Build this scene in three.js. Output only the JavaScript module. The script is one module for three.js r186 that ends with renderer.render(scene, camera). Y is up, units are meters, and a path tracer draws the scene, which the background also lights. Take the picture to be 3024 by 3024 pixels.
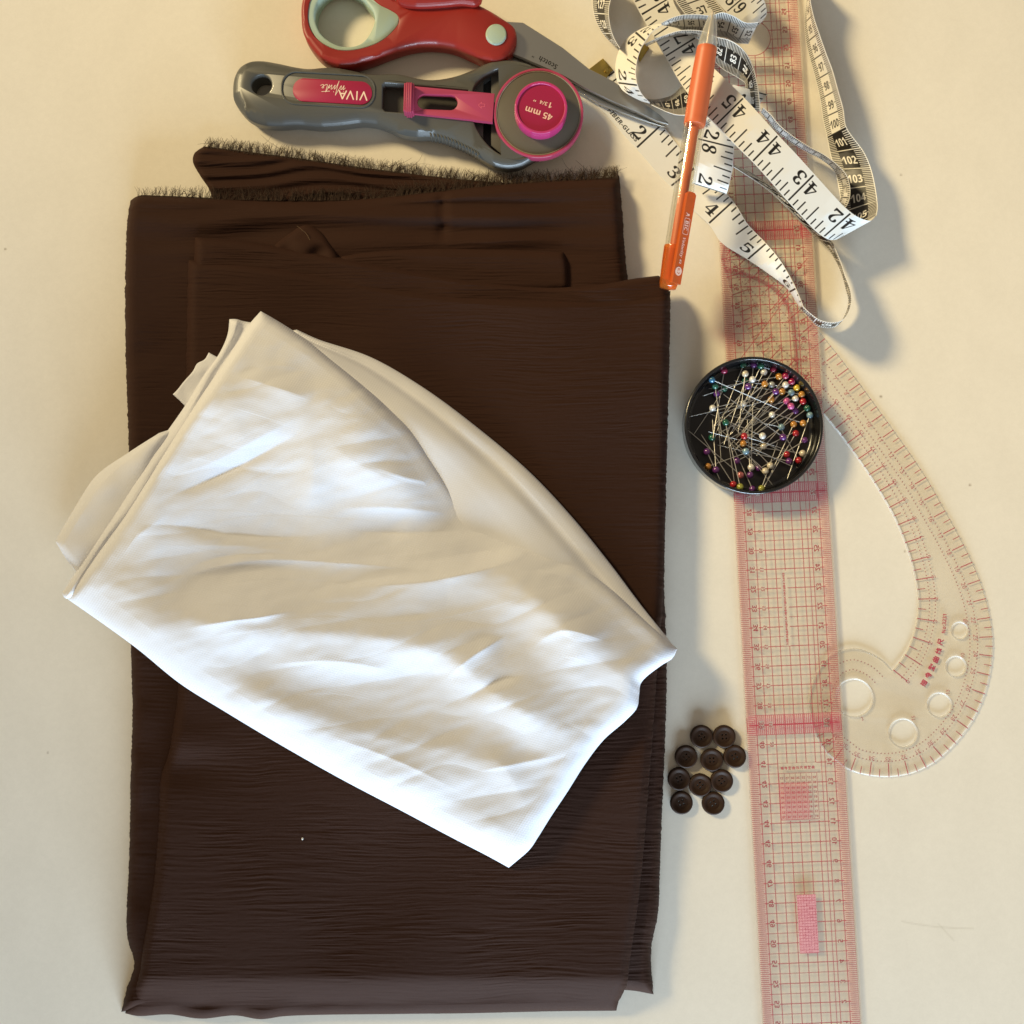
import * as THREE from 'three';
import { mergeGeometries, mergeVertices, toCreasedNormals } from 'three/addons/utils/BufferGeometryUtils.js';
import { RectAreaLightUniformsLib } from 'three/addons/lights/RectAreaLightUniformsLib.js';
import { createNoise2D } from 'simplex-noise';

// ---------------------------------------------------------------- camera, light, exposure
const F = 3059, DIST = 0.543, TILT = THREE.MathUtils.degToRad(3.8);
const scene = new THREE.Scene();
const camera = new THREE.PerspectiveCamera(2 * Math.atan(1512 / F) * 180 / Math.PI, 1, 0.01, 20);
camera.position.set(0, DIST * Math.cos(TILT), DIST * Math.sin(TILT));
camera.up.set(0, 0, -1);
camera.lookAt(0, 0, 0);
camera.updateMatrixWorld(true);
const renderer = new THREE.WebGLRenderer({ antialias: true });
renderer.toneMapping = THREE.LinearToneMapping;
renderer.toneMappingExposure = 1.1;
renderer.shadowMap.enabled = true;
RectAreaLightUniformsLib.init();
scene.background = new THREE.Color().setRGB(0.23, 0.2, 0.163);      // the dim room

const lamp = new THREE.SpotLight(new THREE.Color().setRGB(1.0, 0.8, 0.44), 44);   // warm room lamp, to the upper left
lamp.name = 'room_lamp';
lamp.position.set(-2.35, 1.84, -1.57);
lamp.target.position.set(0.13, 0, -0.22);
lamp.angle = 0.176; lamp.penumbra = 1; lamp.castShadow = true; lamp.shadow.radius = 16;
scene.add(lamp, lamp.target);
const windowLight = new THREE.RectAreaLight(new THREE.Color().setRGB(0.64, 0.82, 1.0), 34, 1.1, 0.56);   // daylight window, low beyond the lower edge
windowLight.name = 'daylight_window';
windowLight.position.set(0.2, 0.3, 1.7);
windowLight.lookAt(0, 0, 0);
scene.add(windowLight);

// ---------------------------------------------------------------- helpers
function rng(seed) { let a = seed >>> 0; return () => { a = (a + 0x6d2b79f5) >>> 0; let t = Math.imul(a ^ (a >>> 15), 1 | a); t = (t + Math.imul(t ^ (t >>> 7), 61 | t)) ^ t; return ((t ^ (t >>> 14)) >>> 0) / 4294967296; }; }
const rand = rng(11), noise = createNoise2D(rng(5)), noiseB = createNoise2D(rng(17));
const V3 = THREE.Vector3, E = camera.matrixWorld.elements;
const clamp = THREE.MathUtils.clamp, sst = THREE.MathUtils.smoothstep, lerp = THREE.MathUtils.lerp;
function W(px, py, h = 0) {                       // the place on the photographed table (at height h in metres) that a pixel of the photo shows
  const a = (px - 1512) / F, b = -(py - 1512) / F;
  const dx = E[0] * a + E[4] * b - E[8], dy = E[1] * a + E[5] * b - E[9], dz = E[2] * a + E[6] * b - E[10];
  const k = (h - E[13]) / dy;
  return new V3(E[12] + dx * k, h, E[14] + dz * k);
}
const K = 3024 / 1932;
const D = (pts) => pts.map(([x, y]) => [x * K, y * K]);                       // from the 1932 px view
const Z = (pts) => pts.map(([x, y]) => [650 + x / 1.68, y / 1.68]);           // from the enlarged scissors view
const T1 = (x, y) => [1700 + x / 4, y / 4], T2 = (x, y) => [2100 + x / 4, y / 4], T3 = (x, y) => [1900 + x / 4, 400 + y / 4], T4 = (x, y) => [2150 + x / 4, 500 + y / 4];
const Z5 = (x, y) => [1980 + x / 3.715, 1000 + y / 3.715];

const names = {};
function numbered(n) { names[n] = (names[n] ?? -1) + 1; return names[n] ? `${n}_${String(names[n]).padStart(3, '0')}` : n; }
function tag(o, label, category, group, kind) {
  o.name = numbered(o.name);
  if (label) o.userData.label = label;
  if (category) o.userData.category = category;
  if (group) o.userData.group = group;
  if (kind) o.userData.kind = kind;
  scene.add(o); return o;
}
function thing(name, label, category, pos = new V3(), group) { const g = new THREE.Group(); g.name = name; g.position.copy(pos); return tag(g, label, category, group); }
function part(parent, name, geo, material, extra) {
  const m = new THREE.Mesh(geo, material); m.name = name; m.castShadow = m.receiveShadow = true;
  if (parent) { m.position.sub(parent.position); parent.add(m); }
  if (extra) Object.assign(m.userData, extra);
  return m;
}
function M(rgb, roughness = 0.5, o = {}) {
  const { Physical, ...rest } = o;
  const m = new THREE.MeshPhysicalMaterial({ roughness, ...rest });
  m.color.setRGB(...rgb); m.side = THREE.DoubleSide; return m;
}
function canvas(w, h, draw) { const c = document.createElement('canvas'); c.width = w; c.height = h; draw(c.getContext('2d'), w, h); return c; }
function tex(c, srgb = true) { const t = new THREE.CanvasTexture(c); if (srgb) t.colorSpace = THREE.SRGBColorSpace; t.anisotropy = 8; return t; }
function spline(pts, n, closed = false) {         // evenly spaced points through a traced outline
  const c = new THREE.CatmullRomCurve3(pts.map(([x, y]) => new V3(x, y, 0)), closed, 'centripetal');
  c.arcLengthDivisions = Math.max(200, pts.length * 24);
  return c.getSpacedPoints(n).map((p) => [p.x, p.y]);
}
const flat2 = (pts, h, ccw = true) => {
  const v = pts.map(([x, y]) => { const p = W(x, y, h); return new THREE.Vector2(p.x, -p.z); });
  return THREE.ShapeUtils.isClockWise(v) === ccw ? v.reverse() : v;
};
const shapeOf = (pts, h) => new THREE.Shape(flat2(pts, h));
const inset = (poly, d) => poly.map((p, i) => {       // shifts a contour to its left
  const a = poly[(i + poly.length - 1) % poly.length], b = poly[(i + 1) % poly.length];
  const n1 = new THREE.Vector2(-(p.y - a.y), p.x - a.x).normalize(), n2 = new THREE.Vector2(-(b.y - p.y), b.x - p.x).normalize(), m = n1.clone().add(n2).normalize();
  return p.clone().addScaledVector(m, d / Math.max(0.5, m.dot(n1)));
});
// a solid cut to a traced outline, from height lo to hi (metres), with rounded rims; rims of openings are rounded by holeBevel
function slab(outline, lo, hi, { bevel = 0.0006, holeBevel = Math.min(bevel, 0.0004), segs = 3, holes = [], smooth = 0, seen = hi } = {}) {
  const o = flat2(smooth ? spline(outline, smooth, true).slice(0, -1) : outline, seen), hs = holes.map((h) => flat2(h, seen, false)), pos = [];
  const wall = (poly, b) => {
    const low = Math.min(b, 0.3 * (hi - lo)), top = Math.min(b, 0.6 * (hi - lo)), rings = [[lo, low * 0.7], [lo + low * 0.5, low * 0.15], [lo + low, 0]];
    for (let k = 0; k <= segs; k++) { const t = k / segs * Math.PI / 2; rings.push([hi - top + top * Math.sin(t), b * (1 - Math.cos(t))]); }
    const P = rings.map(([y, d]) => inset(poly, d).map((p) => [p.x, y, -p.y]));
    for (let k = 0; k < P.length - 1; k++) for (let i = 0; i < poly.length; i++) { const j = (i + 1) % poly.length; pos.push(...P[k][i], ...P[k][j], ...P[k + 1][i], ...P[k][j], ...P[k + 1][j], ...P[k + 1][i]); }
    return [inset(poly, b), inset(poly, low * 0.7)];
  };
  const w = [wall(o, bevel), ...hs.map((h) => wall(h, holeBevel))];
  for (const [k, y, flip] of [[0, hi, false], [1, lo, true]]) {
    const c = w[0][k], hh = w.slice(1).map((q) => q[k]), all = [c, ...hh].flat();
    for (const f of THREE.ShapeUtils.triangulateShape(c, hh)) for (const q of flip ? [f[0], f[2], f[1]] : f) pos.push(all[q].x, y, -all[q].y);
  }
  const g = new THREE.BufferGeometry(); g.setAttribute('position', new THREE.Float32BufferAttribute(pos, 3)); g.setAttribute('uv', new THREE.Float32BufferAttribute(new Float32Array(pos.length / 3 * 2), 2));
  return toCreasedNormals(g, 0.7);
}
const circlePx = (x, y, r, n = 64) => Array.from({ length: n }, (_, i) => [x + r * Math.cos(i / n * 2 * Math.PI), y + r * Math.sin(i / n * 2 * Math.PI)]);
function roundRect(cx, cy, w, h, ang, rad, n = 6) {
  const out = [], c = Math.cos(ang), s = Math.sin(ang);
  for (const [sx, sy, a0] of [[1, 1, 0], [-1, 1, 90], [-1, -1, 180], [1, -1, 270]]) for (let i = 0; i <= n; i++) {
    const a = (a0 + 90 * i / n) * Math.PI / 180, x = sx * (w / 2 - rad) + rad * Math.cos(a), y = sy * (h / 2 - rad) + rad * Math.sin(a);
    out.push([cx + x * c - y * s, cy + x * s + y * c]);
  }
  return out;
}
// flat printed patch whose canvas corners TL, TR, BR, BL lie at the given spots
function patch(corners, h) {
  const p = corners.map(([x, y]) => W(x, y, h)), g = new THREE.BufferGeometry();
  g.setAttribute('position', new THREE.Float32BufferAttribute(p.flatMap((v) => v.toArray()), 3));
  g.setAttribute('uv', new THREE.Float32BufferAttribute([0, 1, 1, 1, 1, 0, 0, 0], 2));
  g.setIndex([0, 2, 1, 0, 3, 2]); g.computeVertexNormals();
  return g;
}
const printMat = (c, rough = 0.5) => { const m = M([1, 1, 1], rough); m.map = tex(c); m.transparent = true; return m; };
// place of a box of canvas along a direction: centre, size along/across in px, angle of the reading direction
function boxCorners(cx, cy, w, h, ang) {
  const c = Math.cos(ang), s = Math.sin(ang), q = (x, y) => [cx + x * c - y * s, cy + x * s + y * c];
  return [q(-w / 2, -h / 2), q(w / 2, -h / 2), q(w / 2, h / 2), q(-w / 2, h / 2)];
}

// ---------------------------------------------------------------- table
{
  const c = canvas(2048, 2048, (g, w, h) => {
    g.fillStyle = '#e5ddcd'; g.fillRect(0, 0, w, h);
    const id = g.getImageData(0, 0, w, h), d = id.data;
    for (let y = 0; y < h; y++) for (let x = 0; x < w; x++) {
      const n = 1.5 * noise(x / 40, y / 60) + 1.2 * noise(x / 9, y / 9) + (rand() - 0.5) * 3, i = (y * w + x) * 4;
      d[i] += n; d[i + 1] += n; d[i + 2] += n;
    }
    g.putImageData(id, 0, 0);
    const at = (x, y) => { const p = W(x * K, y * K); return [(p.x + 0.7) / 1.4 * w, (p.z + 0.7) / 1.4 * h]; };
    g.fillStyle = 'rgba(120,104,84,0.75)'; g.strokeStyle = 'rgba(140,122,100,0.22)'; g.lineWidth = 0.7;
    for (const [x, y, r] of [[1662, 748, 0.9], [1830, 915, 0.8], [1538, 1752, 0.7], [1707, 1040, 0.6], [10, 470, 0.8], [1655, 790, 0.6], [90, 1420, 0.6], [1800, 1350, 0.5], [1700, 330, 0.6]]) { g.beginPath(); g.arc(...at(x, y), r, 0, 7); g.fill(); }
    g.beginPath(); g.moveTo(...at(1700, 1738)); g.quadraticCurveTo(...at(1760, 1752), ...at(1838, 1752)); g.stroke();
    g.beginPath(); g.moveTo(...at(1770, 1742)); g.lineTo(...at(1800, 1775)); g.stroke();
  });
  const m = M([1, 1, 1], 0.55, { specularIntensity: 0.5 }); m.map = tex(c);
  const bump = canvas(512, 512, (g) => { const id = g.createImageData(512, 512); for (let i = 0; i < 512 * 512; i++) { const v = 128 + 60 * noise((i % 512) / 5, (i >> 9) / 5) + (rand() - 0.5) * 60; id.data[i * 4] = id.data[i * 4 + 1] = id.data[i * 4 + 2] = v; id.data[i * 4 + 3] = 255; } g.putImageData(id, 0, 0); });
  m.bumpMap = tex(bump, false); m.bumpMap.wrapS = m.bumpMap.wrapT = THREE.RepeatWrapping; m.bumpMap.repeat.set(14, 14); m.bumpScale = 0.00002;
  const g = new THREE.BoxGeometry(1.4, 0.03, 1.4); g.translate(0, -0.015, 0);
  const t = part(null, 'table_top', g, m); t.name = 'table_top';
  tag(t, 'cream white smooth table top under all the sewing things', 'table', null, 'structure');
}

// ---------------------------------------------------------------- cloth
// A sheet between four traced borders (top and bottom left to right, left and right top to bottom). It rises from base(px,py) over a rounded rim.
function cloth({ top, right, bottom, left, base, T, R, nx, ny, extra = () => 0, rim = [1, 1, 1, 1], hRef = 0.01, uvScale = 1, jag = 0 }) {
  const N = 400, sp = [top, right, bottom, left].map((s) => spline(s, N));
  const at = (s, t) => { const f = clamp(t, 0, 1) * N, i = Math.min(N - 1, Math.floor(f)), k = f - i; return [lerp(s[i][0], s[i + 1][0], k), lerp(s[i][1], s[i + 1][1], k)]; };
  const len = (s) => s.slice(1).reduce((a, p, i) => a + Math.hypot(p[0] - s[i][0], p[1] - s[i][1]), 0) / 5600;
  const wd = (len(sp[0]) + len(sp[2])) / 2, hd = (len(sp[1]) + len(sp[3])) / 2;
  const list = (n, r) => { const e = [0, 0.03, 0.1, 0.22, 0.4, 0.65].map((x) => x * r), o = [...e]; for (let i = 0; i <= n; i++) o.push(lerp(r, 1 - r, i / n)); return o.concat(e.slice().reverse().map((x) => 1 - x)); };
  const us = list(nx, Math.min(0.2, R / wd)), vs = list(ny, Math.min(0.2, R / hd)), pos = [], uv = [], idx = [];
  const [c00, c10, c01, c11] = [sp[0][0], sp[0][N], sp[2][0], sp[2][N]];
  for (const v of vs) for (const u of us) {
    const t = at(sp[0], u), b = at(sp[2], u), l = at(sp[3], v), r = at(sp[1], v), q = [0, 1].map((k) => (1 - v) * t[k] + v * b[k] + (1 - u) * l[k] + u * r[k] - ((1 - u) * (1 - v) * c00[k] + u * (1 - v) * c10[k] + (1 - u) * v * c01[k] + u * v * c11[k]));
    if (jag) { const e = Math.max(0, 1 - Math.min(u, 1 - u) * wd / 0.006); q[0] += jag * e * (0.7 * noiseB(u > 0.5 ? 4 : 1, q[1] / 11) + 1.3 * noise(u > 0.5 ? 9 : 6, q[1] / 38) * (0.5 + 0.5 * noise(3, q[1] / 150))); }
    const f = (e, on) => (on ? Math.sqrt(Math.max(0, 1 - (1 - Math.min(1, e / (R * on))) ** 2)) : 1);
    const prof = f(v * hd, rim[0]) * f((1 - u) * wd, rim[1]) * f((1 - v) * hd, rim[2]) * f(u * wd, rim[3]);
    const w0 = W(q[0], q[1], hRef), h = base(q[0], q[1]) + prof * (T + extra(q[0], q[1], w0.x, w0.z, u, v)), w = W(q[0], q[1], h);
    pos.push(w.x, w.y, w.z); uv.push(w0.x * uvScale, -w0.z * uvScale);
  }
  const c = us.length;
  for (let j = 0; j < vs.length - 1; j++) for (let i = 0; i < c - 1; i++) { const a = j * c + i; idx.push(a, a + c, a + 1, a + 1, a + c, a + c + 1); }
  const g = new THREE.BufferGeometry();
  g.setAttribute('position', new THREE.Float32BufferAttribute(pos, 3)); g.setAttribute('uv', new THREE.Float32BufferAttribute(uv, 2)); g.setIndex(idx); g.computeVertexNormals();
  return g;
}
// fine woven relief, repeated every 2 cm
const weave = (n, k, slant) => canvas(256, 256, (g) => {
  const id = g.createImageData(256, 256);
  for (let y = 0; y < 256; y++) for (let x = 0; x < 256; x++) {
    const a = Math.sin((x + slant * y) / 256 * Math.PI * 2 * n) * Math.sin((y - slant * x) / 256 * Math.PI * 2 * k), v = 128 + 90 * a + (rand() - 0.5) * 60, i = (y * 256 + x) * 4;
    id.data[i] = id.data[i + 1] = id.data[i + 2] = v; id.data[i + 3] = 255;
  }
  g.putImageData(id, 0, 0);
});
const rep = (c, n, srgb = false) => { const t = tex(c, srgb); t.wrapS = t.wrapT = THREE.RepeatWrapping; t.repeat.set(n, n); return t; };

// ------ brown chiffon
const brown = M([0.037, 0.0172, 0.0115], 0.7, { sheen: 0.1, sheenRoughness: 0.5, specularIntensity: 0.12 });
brown.sheenColor.setRGB(0.5, 0.36, 0.28);
brown.bumpMap = rep(weave(26, 34, 0), 50); brown.bumpScale = 0.00012;
// long creases that run across the cloth, wandering and fading
function crinkle(x, z, amp, dense = 1) {
  const wx = x + 0.004 * noiseB(x * 20, z * 25), wz = z + 0.002 * noise(x * 9, z * 18) + 0.0003 * noiseB(x * 40, z * 50);
  const a = noise(wx * 15, wz * 520 * dense), b = noiseB(wx * 34 + 7, wz * 840 * dense), m = 0.62 + 0.38 * noise(x * 16 + 3, z * 30);
  return amp * (m * (0.5 * a + 0.55 * b) + 0.14 * noise(wx * 6, wz * 170) + 0.12 * noiseB(x * 180, z * 420));
}
const brownFabric = thing('folded_fabric', 'dark brown crinkled chiffon folded in layers with frayed upper edge', 'fabric', W(1150, 1800, 0));
{
  const put = (name, o) => part(brownFabric, name, cloth(o), brown);
  put('fringed_flap', { top: D([[385, 276], [450, 284], [560, 298], [700, 318], [870, 338], [1000, 347], [1090, 345], [1168, 331]]), right: D([[1168, 331], [1170, 348], [1171, 370]]),
    bottom: D([[404, 395], [560, 400], [700, 400], [870, 390], [1000, 380], [1090, 375], [1171, 370]]), left: D([[385, 276], [367, 289], [364, 305], [378, 332], [396, 360], [404, 395]]),
    base: () => 0.0004, T: 0.0042, R: 0.0035, nx: 160, ny: 90, rim: [1, 1, 0, 1], extra: (px, py, x, z) => 0.0008 * Math.sin(z * 900 + 4 * noise(x * 12, z * 30)) + crinkle(x, z, 0.0003) });
  put('lower_layer', { top: D([[246, 378], [262, 369], [300, 369], [420, 374], [560, 378], [680, 374], [800, 362], [950, 346], [1080, 338], [1169, 335]]),
    right: D([[1169, 335], [1174, 400], [1184, 520], [1210, 640], [1235, 800], [1247, 1000], [1255, 1150], [1258, 1280], [1254, 1415], [1246, 1609], [1241, 1726], [1229, 1788], [1231, 1858], [1233, 1876]]),
    bottom: D([[229, 1909], [300, 1900], [600, 1895], [900, 1886], [1180, 1868], [1233, 1876]]),
    left: D([[246, 378], [240, 420], [236, 543], [238, 700], [243, 848], [246, 1050], [247, 1236], [250, 1337], [247, 1454], [244, 1609], [240, 1764], [253, 1819], [238, 1869], [229, 1909]]),
    base: () => 0.0003, T: 0.0118, R: 0.005, nx: 120, ny: 1150, jag: 1.6, extra: (px, py, x, z, u, v) => {
      const dx = px / K, dy = py / K, pleat = sst(dy, 370, 385) * (1 - sst(dy, 440, 520));
      return crinkle(x, z, 0.0003) + pleat * 0.002 * Math.sin((dy + 0.02 * (dx - 700)) / 9 + 1.4 * noise(x * 9, z * 20)) * (0.5 + 0.5 * noise(x * 7, 2)) + 0.0012 * noise(x * 12, z * 12)
        - 0.0016 * Math.exp(-(((dx - 835) / 9) ** 2)) * (1 - sst(dy, 430, 470)) + 0.0011 * sst(dx, 150, 260) * (1 - sst(dx, 255, 330)) * noise(3, z * 40);
    } });
  put('tucked_roll', { top: D([[641, 484], [700, 474], [800, 469], [930, 470], [1063, 475]]), right: D([[1063, 475], [1070, 495], [1074, 548]]), bottom: D([[650, 520], [800, 548], [930, 570], [1074, 575]]), left: D([[641, 484], [645, 500], [650, 520]]),
    base: () => 0.0105, T: 0.005, R: 0.003, nx: 90, ny: 40, extra: (px, py, x, z) => crinkle(x, z, 0.0003) });
  put('crumpled_tuck', { top: D([[508, 470], [540, 445], [577, 424], [604, 436], [626, 462], [642, 486]]), right: D([[642, 486], [645, 500], [645, 520]]), bottom: D([[512, 505], [560, 512], [600, 516], [645, 520]]), left: D([[508, 470], [508, 485], [512, 505]]),
    base: () => 0.0105, T: 0.0052, R: 0.004, nx: 40, ny: 30, extra: (px, py, x, z) => 0.0016 * noise(x * 60, z * 60) });
  put('folded_strip', { top: D([[368, 447], [470, 455], [600, 478], [760, 506], [900, 530], [1020, 541], [1120, 538], [1200, 525], [1242, 520]]), right: D([[1242, 520], [1254, 528], [1262, 548], [1263, 590]]),
    bottom: D([[366, 530], [600, 560], [900, 600], [1120, 610], [1263, 590]]), left: D([[368, 447], [366, 480], [366, 530]]),
    base: () => 0.0108, T: 0.0078, R: 0.004, nx: 150, ny: 70, extra: (px, py, x, z) => crinkle(x, z, 0.0004) + 0.001 * noise(x * 15, z * 40) });
  put('top_layer', { top: D([[355, 490], [430, 493], [500, 500], [640, 521], [760, 541], [880, 555], [1020, 563], [1150, 561], [1265, 549]]),
    right: D([[1265, 549], [1264, 640], [1260, 800], [1255, 1000], [1252, 1120], [1241, 1252], [1235, 1345], [1225, 1473], [1215, 1601], [1204, 1706], [1190, 1803], [1181, 1862], [1167, 1890], [1163, 1907]]),
    bottom: D([[236, 1912], [260, 1917], [320, 1914], [378, 1922], [444, 1916], [491, 1923], [541, 1917], [767, 1913], [870, 1912], [1052, 1908], [1163, 1907]]),
    left: D([[355, 490], [353, 600], [350, 800], [345, 1000], [338, 1200], [335, 1314], [325, 1384], [318, 1423], [305, 1461], [299, 1562], [290, 1667], [270, 1788], [262, 1842], [236, 1912]]),
    base: (px, py) => 0.0112 * (1 - 0.8 * sst(py / K, 1840, 1905)), T: 0.0092, R: 0.0048, nx: 130, ny: 1150, jag: 1.3, extra: (px, py, x, z, u, v) => {
      const dx = px / K, dy = py / K;
      return crinkle(x, z, 0.00022) * (1.35 - 0.35 * sst(dy, 700, 1300)) + 0.0014 * noise(x * 9 + 4, z * 11) + 0.0022 * Math.exp(-(((dy - 1400) / 38) ** 2)) * (1 - sst(dx, 340, 520)) - 0.0018 * Math.exp(-(((dy - 1450) / 30) ** 2)) * (1 - sst(dx, 330, 460))
        + 0.0012 * Math.exp(-(((dy - 1895) / 12) ** 2)) * noise(x * 30, 1);
    } });
  const strand = D([[560, 426], [570, 434], [577, 440], [584, 452], [588, 470]]).map(([x, y], i) => W(x, y, 0.0172 - 0.0006 * i));
  part(brownFabric, 'loose_thread', new THREE.TubeGeometry(new THREE.CatmullRomCurve3(strand), 24, 0.00013, 5), M([0.16, 0.1, 0.05], 0.8));
  // frayed threads
  const fringe = (line, count, len, h, seed, lean) => {
    const r = rng(seed), s = spline(line, 600), pos = [], idx = [];
    for (let i = 0; i < count; i++) {
      let L = len * (0.88 + 0.32 * r() + 0.12 * noise(i * 0.7, seed));
      const t = r() * 599, k = Math.floor(t), px = lerp(s[k][0], s[k + 1][0], t - k), py = lerp(s[k][1], s[k + 1][1], t - k);
      const clump = noise(px / 22, seed), a = lean + 0.6 * clump + (r() - 0.5) * 0.5, bend = (r() - 0.5) * 2.3, rad = 0.00008 + 0.00006 * r();
      let x = px, y = py + 4, ang = a, hh = h + r() * 0.0015;
      if (i % 45 === 0) { ang = (r() < 0.5 ? -1 : 1) * (1.0 + 0.5 * r()); L *= 1.3 + 1.4 * r(); y -= 6 + 14 * r(); }
      const b = pos.length / 3, seg = 4;
      for (let j = 0; j <= seg; j++) {
        const w = W(x, y, Math.max(0.0003, hh)), q = rad * (1 - 0.6 * j / seg), nx = Math.cos(ang), nz = Math.sin(ang);
        pos.push(w.x + nx * q, w.y, w.z + nz * q, w.x - nx * q, w.y, w.z - nz * q, w.x, w.y + q * 1.4, w.z);
        x += Math.sin(ang) * L / seg; y -= Math.cos(ang) * L / seg; ang += bend / seg + (r() - 0.5) * 0.5; hh += (r() - 0.5) * 0.0012 - 0.0002;
      }
      for (let j = 0; j < seg; j++) for (let k2 = 0; k2 < 3; k2++) { const p = b + j * 3 + k2, q = b + j * 3 + (k2 + 1) % 3; idx.push(p, q, p + 3, q, q + 3, p + 3); }
    }
    const g = new THREE.BufferGeometry(); g.setAttribute('position', new THREE.Float32BufferAttribute(pos, 3)); g.setIndex(idx); g.computeVertexNormals(); return g;
  };
  const thread = M([0.062, 0.034, 0.019], 0.8);
  part(brownFabric, 'fringe', fringe(D([[383, 280], [450, 286], [560, 300], [700, 320], [870, 340], [1000, 348], [1090, 346], [1169, 333]]), 1250, 36, 0.0022, 3, 0.12), thread, { kind: 'stuff' });
  part(brownFabric, 'fringe', fringe(D([[258, 374], [330, 374], [410, 374], [560, 376], [680, 374], [800, 362], [950, 346], [1080, 338], [1168, 334]]), 1100, 36, 0.0055, 8, 0.2), thread, { kind: 'stuff' });
}

// ------ white knit
const white = M([0.715, 0.72, 0.76], 0.85, { sheen: 0.15, sheenRoughness: 0.4, specularIntensity: 0.5 });
white.sheenColor.setRGB(0.8, 0.8, 0.85);
white.bumpMap = rep(canvas(256, 256, (g) => {
  const id = g.createImageData(256, 256);
  for (let y = 0; y < 256; y++) for (let x = 0; x < 256; x++) { const v = 128 + 70 * Math.sin((x * 14 + y * 9) / 256 * Math.PI * 2) + 30 * Math.sin((y * 17 - x * 5) / 256 * Math.PI * 2) + (rand() - 0.5) * 50, i = (y * 256 + x) * 4; id.data[i] = id.data[i + 1] = id.data[i + 2] = v; id.data[i + 3] = 255; }
  g.putImageData(id, 0, 0);
}), 50); white.bumpScale = 0.00007;
const whiteFabric = thing('white_fabric', 'loosely folded white knit fabric with soft wrinkles lying on the brown chiffon', 'fabric', W(1050, 1750, 0.016));
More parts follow.
